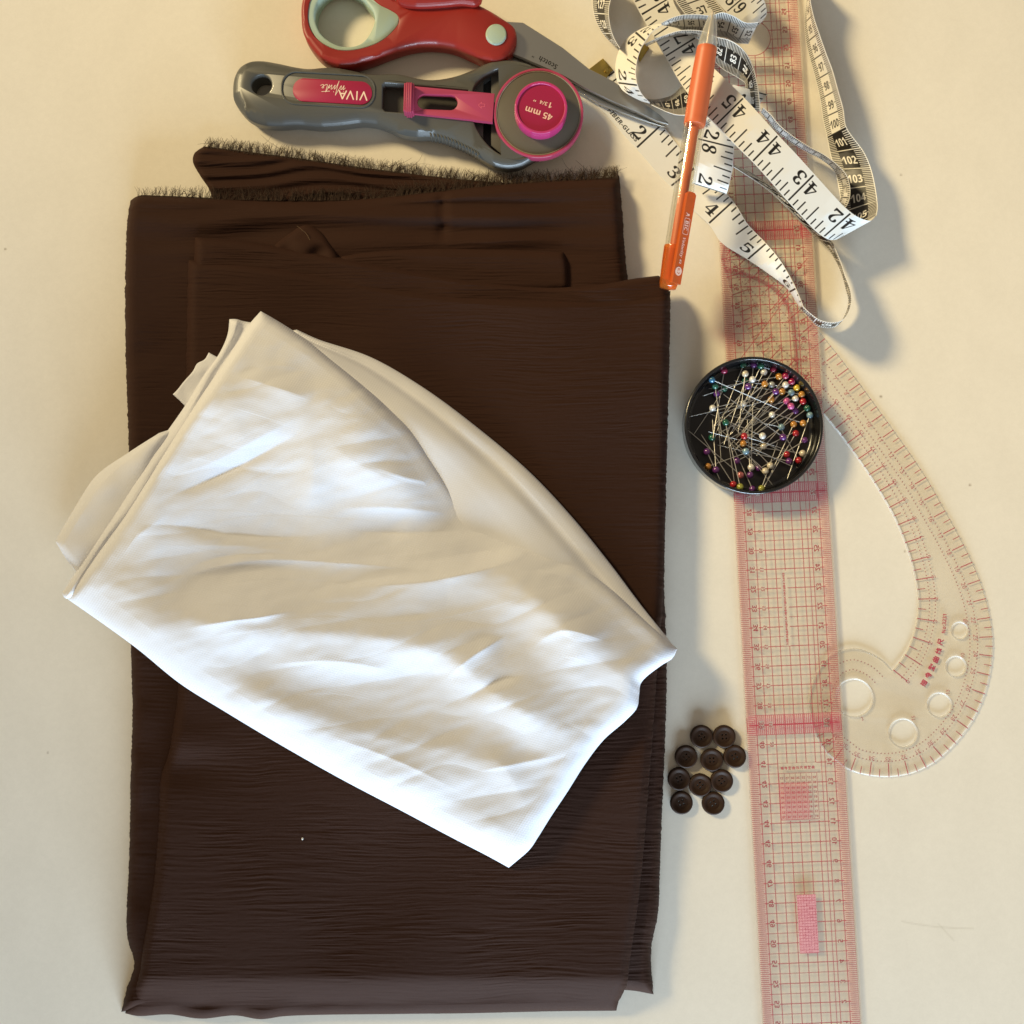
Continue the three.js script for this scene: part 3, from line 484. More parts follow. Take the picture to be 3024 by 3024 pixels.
// ---------------------------------------------------------------- scissors
const Zm = (pts) => Z(pts);
{
  const sc = thing('scissors', 'red handled scissors with pale green finger loop and steel blades', 'scissors', W(1300, 90, 0));
  const redM = M([0.27, 0.017, 0.011], 0.4, { clearcoat: 0.08 }), teal = M([0.36, 0.46, 0.38], 0.5), steel = M([0.5, 0.49, 0.46], 0.34, { metalness: 1 });
  const loopHole = spline(Zm([[470, 60], [475, 112], [500, 165], [560, 213], [630, 230], [700, 213], [745, 160], [766, 100], [758, 55], [730, 15], [690, -30], [620, -60], [540, -50], [490, 0]]), 60, true).slice(0, -1);
  const liner = spline(Zm([[435, 60], [440, 122], [470, 180], [520, 222], [580, 246], [640, 250], [720, 235], [800, 202], [858, 152], [886, 112], [882, 75], [840, 45], [790, 20], [745, -20], [690, -75], [610, -100], [520, -85], [455, -20]]), 80, true).slice(0, -1);
  part(sc, 'handle', slab(Zm([[400, 80], [408, 150], [440, 212], [490, 272], [540, 305], [590, 319], [650, 316], [740, 290], [830, 256], [920, 226], [1000, 212], [1080, 212], [1160, 226], [1240, 260], [1330, 298], [1385, 302], [1432, 270], [1464, 222], [1472, 170], [1460, 130], [1400, 85], [1330, 42], [1260, 12], [1150, 20], [1040, 26], [940, 22], [880, 0], [830, -60], [760, -130], [640, -165], [520, -150], [430, -70], [402, 10]]),
    0.0012, 0.0135, { bevel: 0.0024, holeBevel: 0.0004, segs: 7, smooth: 150, holes: [liner] }), redM);
  part(sc, 'loop_lining', slab(liner, 0.0016, 0.0128, { bevel: 0.0006, holeBevel: 0.0012, segs: 4, holes: [loopHole] }), teal);
  part(sc, 'handle', slab(Zm([[870, -12], [905, 16], [990, 24], [1100, 18], [1200, 10], [1270, 14], [1300, -20], [1200, -90], [1000, -170], [900, -110]]), 0.011, 0.0175, { bevel: 0.003, segs: 5, smooth: 60 }), redM);
  part(sc, 'pivot_cap', slab(circlePx(650 + 1369 / 1.68, 168 / 1.68, 52 / 1.68, 40), 0.0125, 0.0146, { bevel: 0.0008, segs: 3 }), teal);
  const up = [[1480, 62], [1545, 66], [1662, 140], [1740, 203], [1810, 238], [1890, 296], [1950, 340], [1974, 362]], low = [[1974, 368], [1940, 358], [1880, 330], [1800, 296], [1730, 262], [1660, 222], [1540, 170], [1490, 150]];
  part(sc, 'blade', slab([...up, ...low], 0.0058, 0.0078, { bevel: 0.0003, segs: 1 }), steel);
  part(sc, 'blade', slab([[1500, 140], [1600, 196], [1700, 244], [1800, 300], [1880, 335], [1960, 366], [1966, 376], [1900, 356], [1840, 334], [1770, 306], [1690, 258], [1580, 230], [1500, 190]], 0.0022, 0.0042, { bevel: 0.0003, segs: 1 }), steel);
  const txt = canvas(420, 120, (g) => { g.fillStyle = '#191713'; g.font = 'bold 88px sans-serif'; g.fillText('Scotch', 8, 92); g.font = 'bold 26px sans-serif'; g.fillText('TM', 342, 46); });
  const cxy = Z([[1606, 300]])[0];
  part(sc, 'lettering', patch(boxCorners(cxy[0], cxy[1], 92, 27, Math.PI + 0.49), 0.00786), printMat(txt));
}

// ---------------------------------------------------------------- rotary cutter
{
  const rc = thing('rotary_cutter', 'grey rotary cutter with pink slider and round pink guarded blade head', 'rotary cutter', W(1200, 280, 0));
  const grey = M([0.088, 0.087, 0.078], 0.36, { clearcoat: 0.05 }), pink = M([0.4, 0.05, 0.11], 0.36), magenta = M([0.32, 0.012, 0.055], 0.3), dark = M([0.012, 0.012, 0.012], 0.5), cover = M([0.1, 0.088, 0.066], 0.3, { clearcoat: 0.3 });
  const body = spline(Z([[55, 430], [62, 375], [90, 322], [140, 293], [200, 288], [280, 300], [380, 321], [440, 327], [500, 322], [560, 321], [640, 334], [720, 351], [780, 355], [840, 352], [900, 357], [960, 371], [1030, 382], [1100, 378], [1180, 360], [1260, 329], [1330, 298], [1400, 285], [1470, 289], [1560, 318], [1640, 400], [1660, 560], [1630, 720], [1530, 792], [1490, 812], [1430, 822], [1370, 812], [1310, 782], [1240, 738], [1150, 695], [1080, 672], [1030, 664], [980, 666], [900, 654], [830, 624], [760, 601], [700, 596], [620, 605], [560, 612], [480, 614], [380, 606], [280, 611], [200, 604], [140, 580], [90, 532], [60, 482]]), 220, true).slice(0, -1);
  const hang = circlePx(...Z([[205, 420]])[0], 50 / 1.68, 36);
  const slot = Z([[816, 410], [900, 416], [1050, 430], [1230, 446], [1230, 580], [1050, 568], [900, 556], [818, 550], [805, 535], [805, 420]]);
  const fork = spline(Z([[1256, 440], [1276, 408], [1330, 362], [1410, 332], [1490, 330], [1560, 350], [1610, 420], [1625, 560], [1590, 700], [1530, 770], [1450, 782], [1370, 752], [1302, 684], [1266, 620], [1252, 580], [1252, 500]]), 80, true).slice(0, -1);
  part(rc, 'handle', slab(body, 0.0012, 0.0135, { bevel: 0.0044, holeBevel: 0.001, segs: 7, holes: [hang, slot, fork] }), grey);
  part(rc, 'slot_floor', slab(Z([[790, 400], [1245, 430], [1245, 595], [790, 560]]), 0.0012, 0.0062, { bevel: 0.0002, segs: 1 }), M([0.075, 0.07, 0.055], 0.5));
  part(rc, 'fork_web', slab(Z([[1240, 420], [1306, 372], [1306, 690], [1240, 610]]), 0.0012, 0.0088, { bevel: 0.0002, segs: 1 }), grey);
  part(rc, 'blade_slot', slab(Z([[1298, 350], [1360, 330], [1360, 770], [1298, 700]]), 0.0012, 0.004, { bevel: 0.0002, segs: 1 }), dark);
  const hc = Z([[1580, 560]])[0], rr = 1 / 1.68;
  part(rc, 'backing_plate', slab(Z([[1344, 362], [1400, 340], [1480, 320], [1560, 330], [1660, 380], [1740, 460], [1760, 560], [1740, 660], [1660, 740], [1580, 780], [1460, 790], [1400, 768], [1344, 722]]), 0.0025, 0.009, { bevel: 0.0004, segs: 2 }), M([0.085, 0.08, 0.068], 0.42));
  part(rc, 'guard_ring', slab(circlePx(hc[0], hc[1], 223 * rr, 96), 0.0095, 0.0145, { bevel: 0.0005, segs: 3, holes: [circlePx(hc[0], hc[1], 210 * rr, 96)] }), pink);
  part(rc, 'blade_cover', slab(circlePx(hc[0], hc[1], 211 * rr, 96), 0.0095, 0.0139, { bevel: 0.0006, segs: 2 }), cover);
  const rimLine = slab(circlePx(hc[0], hc[1], 210 * rr, 96), 0.0136, 0.01425, { bevel: 0.0002, segs: 1, holes: [circlePx(hc[0], hc[1], 205 * rr, 96)] });
  part(rc, 'cover_rim', rimLine, M([0.3, 0.26, 0.18], 0.3));
  const kc = Z([[1592, 532]])[0];
  part(rc, 'lock_knob', slab(circlePx(kc[0], kc[1], 131 * rr, 80), 0.0139, 0.0216, { bevel: 0.0006, segs: 4, holes: [circlePx(kc[0], kc[1], 117 * rr, 80)] }), M([0.46, 0.035, 0.15], 0.32));
  part(rc, 'knob_face', slab(circlePx(kc[0], kc[1], 117.5 * rr, 80), 0.0139, 0.0207, { bevel: 0, segs: 1 }), magenta);
  const num = canvas(256, 256, (g) => { g.fillStyle = '#e9b9a6'; g.font = 'bold 56px sans-serif'; g.textAlign = 'center'; g.fillText('45 mm', 128, 112); g.font = 'bold 50px sans-serif'; g.fillText('1', 74, 182); g.font = 'bold 34px sans-serif'; g.fillText('3/4', 118, 176); g.font = 'bold 44px sans-serif'; g.fillText('”', 176, 186); });
  part(rc, 'lettering', patch(boxCorners(kc[0] - 2, kc[1] + 2, 120, 120, Math.PI + 0.33), 0.02078), printMat(num));
  // slider
  part(rc, 'slider', slab(Z([[945, 424], [1362, 462], [1352, 606], [945, 562]]), 0.0122, 0.0152, { bevel: 0.0006, segs: 2, holes: [roundRect(...Z([[1078, 506]])[0], 200 / 1.68, 74 / 1.68, 0.04, 36 / 1.68)] }), pink);
  const bar = [];
  for (let i = 0; i < 5; i++) bar.push(slab(roundRect(...Z([[916 + i * 10, 480 + i * 0.6]])[0], 11 / 1.68, (i === 0 || i === 4 ? 142 : 150) / 1.68, 0.03, 5 / 1.68, 4), 0.0132, 0.0196 + (i % 4 ? 0.0008 : 0), { bevel: 0.0006, segs: 3 }));
  part(rc, 'thumb_grip', mergeGeometries(bar), pink);
  const arrow = canvas(64, 64, (g) => { g.strokeStyle = 'rgba(210,90,120,0.9)'; g.lineWidth = 5; g.beginPath(); [[8, 32], [30, 10], [30, 22], [54, 22], [54, 42], [30, 42], [30, 54]].forEach(([x, y], i) => (i ? g.lineTo : g.moveTo).call(g, x, y)); g.closePath(); g.stroke(); });
  part(rc, 'arrow_mark', patch(boxCorners(...Z([[1298, 522]])[0], 26, 26, 0.05), 0.01526), printMat(arrow));
  // grip teeth along the lower arm
  const teeth = [], edge = spline(Z([[1040, 672], [1100, 684], [1160, 708], [1220, 736], [1290, 778]]), 15);
  for (let i = 0; i < 15; i++) { const [x, y] = edge[i]; teeth.push(slab(roundRect(x + 2, y - 8, 6, 20, -0.3 - i * 0.012, 2.6, 3), 0.004, 0.0124, { bevel: 0.0006, segs: 2 })); }
  part(rc, 'grip_ribs', mergeGeometries(teeth), grey);
  // nameplate
  const ctr = Z([[557, 453]])[0];
  part(rc, 'plate_rim', slab(roundRect(...Z([[535, 442]])[0], 470 / 1.68, 168 / 1.68, 0.055, 74 / 1.68, 10), 0.0125, 0.0141, { bevel: 0.0003, holeBevel: 0.0002, segs: 3, holes: [roundRect(...Z([[535, 442]])[0], 454 / 1.68, 152 / 1.68, 0.055, 68 / 1.68, 10)] }), grey);
  part(rc, 'nameplate', slab(roundRect(ctr[0], ctr[1], 394 / 1.68, 116 / 1.68, 0.055, 56 / 1.68, 10), 0.0125, 0.01385, { bevel: 0.0003, segs: 2 }), M([0.36, 0.012, 0.06], 0.4));
  const viva = canvas(768, 224, (g) => {
    g.strokeStyle = g.fillStyle = '#f1d2bd'; g.lineWidth = 13; g.lineCap = 'round'; g.lineJoin = 'round';
    for (const st of [[[50, 46], [82, 122], [114, 46]], [[146, 46], [146, 122]], [[178, 46], [210, 122], [242, 46]], [[250, 122], [284, 46], [318, 122]], [[262, 96], [306, 96]]]) { g.beginPath(); st.forEach(([x, y], i) => (i ? g.lineTo : g.moveTo).call(g, x, y)); g.stroke(); }
    g.lineWidth = 5.5; g.font = 'italic 70px serif';
    const s = [[262, 150], [282, 132], [274, 172], [292, 140], [304, 134], [300, 170], [318, 142], [346, 92], [352, 84], [330, 196], [326, 206], [352, 150], [368, 134], [360, 172], [384, 140], [398, 134], [392, 172], [420, 140], [414, 172], [448, 102], [436, 172], [470, 160], [486, 142], [470, 142], [474, 172], [500, 162]];
    const c = new THREE.SplineCurve(s.map(([x, y]) => new THREE.Vector2(x, y))).getPoints(220); g.beginPath(); c.forEach((p, i) => (i ? g.lineTo : g.moveTo).call(g, p.x, p.y)); g.stroke();
    g.beginPath(); g.moveTo(410, 112); g.lineTo(486, 104); g.stroke(); g.beginPath(); g.arc(276, 112, 4, 0, 7); g.fill(); g.beginPath(); g.arc(372, 108, 4, 0, 7); g.fill();
  });
  part(rc, 'lettering', patch(boxCorners(ctr[0], ctr[1], 236, 69, Math.PI + 0.055), 0.01392), printMat(viva));
}

// ---------------------------------------------------------------- tape measure
function inchPrint(v0, v1) {
  const P = 156, Hh = 116;
  return canvas(Math.min(2048, Math.round((v1 - v0) * P)), Hh, (g, w) => {
    const X = (v) => (v - v0) * (w / (v1 - v0));
    g.fillStyle = '#e2dfd7'; g.fillRect(0, 0, w, Hh); g.strokeStyle = g.fillStyle = '#16130f';
    for (let n = Math.floor(v0 * 8); n <= v1 * 8; n++) { const l = n % 8 === 0 ? 1 : n % 4 === 0 ? 0.5 : n % 2 === 0 ? 0.33 : 0.22; g.lineWidth = n % 8 ? 4 : 5; g.beginPath(); g.moveTo(X(n / 8), 3); g.lineTo(X(n / 8), 3 + (Hh - 7) * l); g.stroke(); }
    g.textBaseline = 'alphabetic'; g.font = 'bold 62px serif';
    for (let n = Math.ceil(v0); n <= v1 + 1; n++) {
      const s = String(n), x = X(n);
      if (s.length > 1) { g.textAlign = 'right'; g.fillText(s[0], x - 7, 98); g.textAlign = 'left'; g.fillText(s[1], x + 8, 98); } else { g.textAlign = 'right'; g.fillText(s, x - 9, 94); }
    }
    g.font = 'bold 20px sans-serif'; g.textAlign = 'left';
    g.fillText('FIBER-GLASS', X(1.14), 104); g.fillText('INCH', X(3.2), 104); g.font = 'italic 17px serif'; g.fillText('handmade', X(27.15), 108);
  });
}
function metricPrint(v0, v1) {
  const P = 62, Hh = 116;
  return canvas(Math.min(2048, Math.round((v1 - v0) * P)), Hh, (g, w) => {
    const k = w / (v1 - v0), X = (v) => (v - v0) * k;
    for (let n = Math.floor(v0); n <= v1; n++) {
      const black = Math.floor(n / 10) % 2 === 0, x = X(n);
      g.fillStyle = black ? '#17130f' : '#e2dfd7'; g.fillRect(x, 0, k + 1, Hh);
    }
    for (let n = Math.floor(v0 * 10); n <= v1 * 10; n++) {
      const black = Math.floor((n - 0.5) / 100) % 2 === 0; g.strokeStyle = black ? '#dedad0' : '#191510'; const l = n % 10 === 0 ? 1 : n % 5 === 0 ? 0.3 : 0.24; g.lineWidth = n % 10 ? 2.6 : 3.4;
      g.beginPath(); g.moveTo(X(n / 10), 3); g.lineTo(X(n / 10), 3 + Hh * l); g.moveTo(X(n / 10), Hh - 3); g.lineTo(X(n / 10), Hh - 3 - Hh * l); g.stroke();
    }
    for (let n = Math.ceil(v0); n <= v1 + 1; n++) {
      const black = Math.floor((n - 0.5) / 10) % 2 === 0; g.fillStyle = black ? '#e8e4da' : '#14110d'; g.save(); g.translate(X(n) - 0.45 * k, Hh / 2); g.rotate(-Math.PI / 2); g.font = 'bold 36px sans-serif'; g.textAlign = 'center'; g.textBaseline = 'middle'; g.scale(0.8, 1); g.fillText(String(n), 0, 0); g.restore();
    }
    g.fillStyle = '#e2dfd7'; g.fillRect(0, 0, w, 3); g.fillRect(0, Hh - 3, w, 3);
  });
}
// rows: [edge A pixel, A height mm, edge B pixel, B height mm]; from = reading at the first row, to = at the last
function ribbon(parent, rows, face, from, to) {
  let R = rows.map((r) => r.slice()), v0 = from, v1 = to;
  if (v1 < v0) { R.reverse(); [v0, v1] = [v1, v0]; }
  let sign = 0;
  for (let i = 0; i < R.length - 1; i++) {
    const [a, , b] = R[i], [a2, , b2] = R[i + 1], tx = a2[0] + b2[0] - a[0] - b[0], ty = a2[1] + b2[1] - a[1] - b[1];
    sign += (a[0] - b[0]) * ty + (a[1] - b[1]) * -tx;
  }
  if (sign < 0) R = R.map(([a, ha, b, hb]) => [b, hb, a, ha]);
  const mk = (k) => new THREE.CatmullRomCurve3(R.map((r) => W(r[k][0], r[k][1], r[k + 1] / 1000)), false, 'centripetal'), cA = mk(0), cB = mk(2);
  const n = (R.length - 1) * 14, m = 4, top = [], arc = [0];
  for (let i = 0; i <= n; i++) { const a = cA.getPoint(i / n), b = cB.getPoint(i / n); top.push(Array.from({ length: m + 1 }, (_, j) => a.clone().lerp(b, j / m))); if (i) arc.push(arc[i - 1] + top[i][m / 2].distanceTo(top[i - 1][m / 2])); }
  const pos = [], uv = [], idx = [], L = arc[n], row = m + 1;
  const nrm = (i, j) => { const t = top[Math.min(n, i + 1)][j].clone().sub(top[Math.max(0, i - 1)][j]), c = top[i][m].clone().sub(top[i][0]), q = t.cross(c).normalize(); return q; };
  for (const side of [0, 1]) for (let i = 0; i <= n; i++) for (let j = 0; j <= m; j++) { const p = top[i][j].clone().addScaledVector(nrm(i, j), side * 0.00028); pos.push(p.x, p.y, p.z); uv.push(arc[i] / L, 1 - j / m); }
  const off = (n + 1) * row;
  for (let i = 0; i < n; i++) {
    for (let j = 0; j < m; j++) { const a = i * row + j; idx.push(a, a + row, a + 1, a + 1, a + row, a + row + 1, a + off, a + off + 1, a + off + row, a + off + 1, a + off + row + 1, a + off + row); }
    for (const j of [0, m]) { const a = i * row + j; idx.push(a, a + off, a + row, a + off, a + off + row, a + row); }
  }
  let g = new THREE.BufferGeometry(); g.setAttribute('position', new THREE.Float32BufferAttribute(pos, 3)); g.setAttribute('uv', new THREE.Float32BufferAttribute(uv, 2)); g.setIndex(idx);
  g = toCreasedNormals(g, 0.9);
  const mat = M([1, 1, 1], 0.42, { clearcoat: 0.12 }); mat.map = tex((face === 'inch' ? inchPrint : metricPrint)(v0, v1));
  return part(parent, 'tape_band', g, mat);
}
{
  const tm = thing('tape_measure', 'white fiberglass tape measure with black numerals lying in loose loops', 'tape measure', W(2150, 400, 0));
  const r = (ax, ay, ah, bx, by, bh) => [[ax, ay], ah, [bx, by], bh];
  // flat run from the brass end, 1 to 6 inches, then the standing curl over the ruler
  ribbon(tm, [r(1725, 268, 0.6, 1808, 200, 0.6), r(1775, 322, 0.6, 1865, 267, 0.6), r(1838, 393, 0.7, 1920, 326, 0.7), r(1900, 461, 0.8, 1972, 390, 0.8), r(1940, 508, 0.8, 2010, 440, 0.8), r(1985, 555, 1, 2062, 498, 1), r(2040, 612, 3, 2125, 550, 3), r(2099, 669, 4.8, 2171, 602, 6), r(2130, 715, 5, 2207, 660, 6), r(2204, 764, 5, 2260, 716, 9), r(2262, 803, 5, 2300, 764, 14), r(2322, 850, 5, 2343, 838, 20),
    r(2362, 910, 5, 2371, 904, 22)], 'inch', 0.55, 6.35);
  ribbon(tm, [r(2362, 910, 5, 2371, 904, 22), r(2386, 932, 5, 2392, 924, 22.5), r(2412, 960, 4, 2425, 946, 23), r(2440, 967, 3, 2460, 951, 23), r(2470, 962, 3, 2488, 944, 23), r(2492, 935, 4, 2505, 922, 23), r(2505, 890, 5, 2514, 888, 23), r(2496, 850, 5, 2510, 855, 23), r(2484, 806, 5, 2494, 812, 22), r(2467, 770, 5, 2484, 780, 21), r(2445, 735, 6, 2468, 740, 20), r(2405, 697, 7, 2455, 712, 14), r(2370, 662, 8, 2420, 690, 12), r(2325, 615, 9, 2385, 652, 11), r(2260, 555, 10, 2340, 600, 10), r(2190, 507, 10, 2280, 550, 10), r(2130, 470, 9, 2220, 510, 9)], 'cm', 60.2, 71);
  // 48 down to 42 inches: the bright run under the pen, and its fold
  ribbon(tm, [r(1848, -45, 8, 1965, -80, 8), r(1870, 0, 8, 1985, -45, 8), r(1907, 69, 8, 1990, 8, 9), r(1940, 125, 9, 2028, 68, 9), r(1975, 186, 11, 2066, 129, 11), r(2013, 250, 16, 2090, 180, 16), r(2060, 312, 25, 2138, 230, 25), r(2121, 376, 30, 2204, 295, 31), r(2172, 428, 32, 2252, 348, 33), r(2225, 480, 32, 2301, 402, 33), r(2275, 535, 31, 2352, 456, 32), r(2322, 589, 29, 2401, 510, 30), r(2368, 639, 27, 2447, 561, 28), r(2415, 687, 24, 2495, 612, 26), r(2447, 707, 22, 2532, 640, 24), r(2472, 707, 19, 2570, 652, 21), r(2484, 698, 15, 2588, 638, 17)], 'inch', 48.6, 41.35);
  // back side of the fold, 104 up to 94 centimetres
  ribbon(tm, [r(2484, 698, 15, 2588, 638, 17), r(2486, 660, 9, 2592, 612, 15), r(2482, 592, 6, 2588, 570, 15), r(2466, 505, 4, 2573, 500, 15.5), r(2453, 462, 3, 2552, 450, 16), r(2442, 405, 2, 2499, 375, 17.5), r(2430, 350, 1.5, 2490, 322, 17.5), r(2422, 295, 1, 2474, 265, 18), r(2409, 237, 1, 2458, 208, 18), r(2394, 182, 1, 2437, 152, 18.5), r(2381, 128, 1, 2418, 98, 19), r(2376, 70, 1, 2401, 45, 19), r(2383, 5, 1, 2392, -8, 19.5), r(2400, -60, 1, 2404, -75, 19.5)], 'cm', 105.3, 91.8);
  // 28 and 29 inches, curling over beside the pen
  ribbon(tm, [r(2165, 250, 17, 2268, 278, 17), r(2110, 315, 17, 2212, 345, 17), r(2062, 395, 16, 2172, 420, 16), r(2054, 460, 16, 2164, 498, 16), r(2047, 524, 15, 2149, 562, 14), r(2043, 541, 13, 2145, 573, 11), r(2044, 538, 9, 2146, 570, 7)], 'inch', 26.6, 29.2);
  // arch with the 82
  ribbon(tm, [r(1905, 131, 12, 1908, 137, 4), r(1937, 116, 18, 1940, 124, 5), r(1975, 101, 22, 1978, 110, 5), r(2012, 91, 24, 2014, 104, 6), r(2075, 93, 25, 2070, 120, 7), r(2115, 109, 26, 2108, 178, 10), r(2150, 117, 26, 2135, 205, 11), r(2182, 135, 26, 2165, 222, 11), r(2208, 165, 26, 2188, 236, 11), r(2225, 205, 26, 2200, 245, 11), r(2237, 255, 25, 2200, 262, 12), r(2242, 295, 24, 2200, 296, 12), r(2245, 330, 22, 2195, 330, 12)], 'cm', 76.4, 86.2);
  // band with 56 to 52
  ribbon(tm, [r(1952, 69, 24, 1953, 74, 21), r(1982, 54, 25, 1995, 82, 17), r(2012, 45, 26, 2018, 90, 15), r(2062, 43, 27, 2070, 92, 14), r(2100, 46, 27, 2110, 100, 13), r(2133, 37, 27, 2122, 108, 12), r(2165, 47, 27, 2145, 112, 12), r(2200, 66, 26, 2170, 126, 11), r(2240, 66, 24, 2210, 130, 10)], 'cm', 57.6, 51.2);
  // left loop with 23, and its black inner side
  ribbon(tm, [r(1953, 69, 21, 1954, 74, 24), r(1910, 78, 14, 1925, 94, 24), r(1880, 92, 10, 1908, 117, 24), r(1853, 112, 8, 1893, 142, 24), r(1834, 136, 8, 1882, 174, 24), r(1822, 166, 8, 1878, 201, 24), r(1817, 201, 9, 1877, 220, 24), r(1822, 238, 10, 1881, 246, 23), r(1837, 265, 11, 1891, 272, 22), r(1862, 283, 12, 1906, 291, 20), r(1892, 298, 13, 1922, 308, 16)], 'inch', 22.55, 24.5);
  ribbon(tm, [r(1908, 291, 8, 1924, 309, 20), r(1930, 293, 6, 1950, 321, 21), r(1957, 289, 5, 1972, 331, 22), r(1985, 279, 5, 1995, 338, 22), r(2012, 254, 5, 2022, 340, 22), r(2040, 236, 5, 2062, 334, 22)], 'cm', 64.6, 69.4);
  // standing run that leaves the arch, passes under the bright run and ends inside the fold
  ribbon(tm, [r(2246, 332, 4, 2253, 319, 22), r(2264, 352, 4, 2274, 338, 22), r(2292, 386, 4, 2304, 373, 22), r(2330, 417, 4, 2344, 405, 22), r(2378, 447, 4, 2394, 437, 22), r(2416, 466, 4, 2432, 457, 22), r(2452, 492, 4, 2468, 484, 22), r(2476, 524, 4, 2497, 515, 21), r(2486, 556, 5, 2509, 552, 20), r(2482, 586, 6, 2507, 590, 19), r(2468, 606, 8, 2494, 618, 18)], 'cm', 111.5, 118.6);
  // loop with 127 at the top
  ribbon(tm, [r(1752, -70, 4, 1815, -70, 14), r(1749, -20, 3, 1808, -20, 15), r(1750, 20, 3, 1798, 24, 16), r(1759, 60, 3, 1799, 62, 17), r(1779, 98, 3, 1807, 99, 18), r(1804, 126, 3, 1818, 124, 19), r(1826, 143, 3, 1830, 143, 19)], 'cm', 125.2, 128.9);
  // upper runs that leave the frame
  ribbon(tm, [r(1970, -60, 12, 2060, -90, 12), r(1994, 0, 11, 2086, -35, 11), r(2022, 40, 10, 2118, 8, 10), r(2060, 85, 9, 2158, 55, 9)], 'cm', 34.6, 37.4);
  ribbon(tm, [r(2080, -60, 16, 2160, -130, 16), r(2108, -8, 16, 2188, -80, 16), r(2142, 32, 15, 2225, -38, 16), r(2180, 66, 15, 2256, 0, 16), r(2212, 88, 13, 2264, 40, 14), r(2232, 82, 10, 2254, 62, 9)], 'inch', 37.9, 40);
  const brass = M([0.5, 0.36, 0.1], 0.32, { metalness: 1 });
  part(tm, 'brass_end', slab([[1733, 208], [1781, 171], [1811, 206], [1786, 234], [1752, 245]], 0.0003, 0.0016, { bevel: 0.0004, segs: 2 }), brass);
  part(tm, 'rivet', slab(circlePx(1793, 207, 7, 20), 0.0012, 0.0026, { bevel: 0.0005, segs: 2 }), brass);
  part(tm, 'brass_end', slab([[1880, 152], [1905, 128], [1918, 140], [1890, 182]], 0.0003, 0.0018, { bevel: 0.0004, segs: 2 }), brass);
}

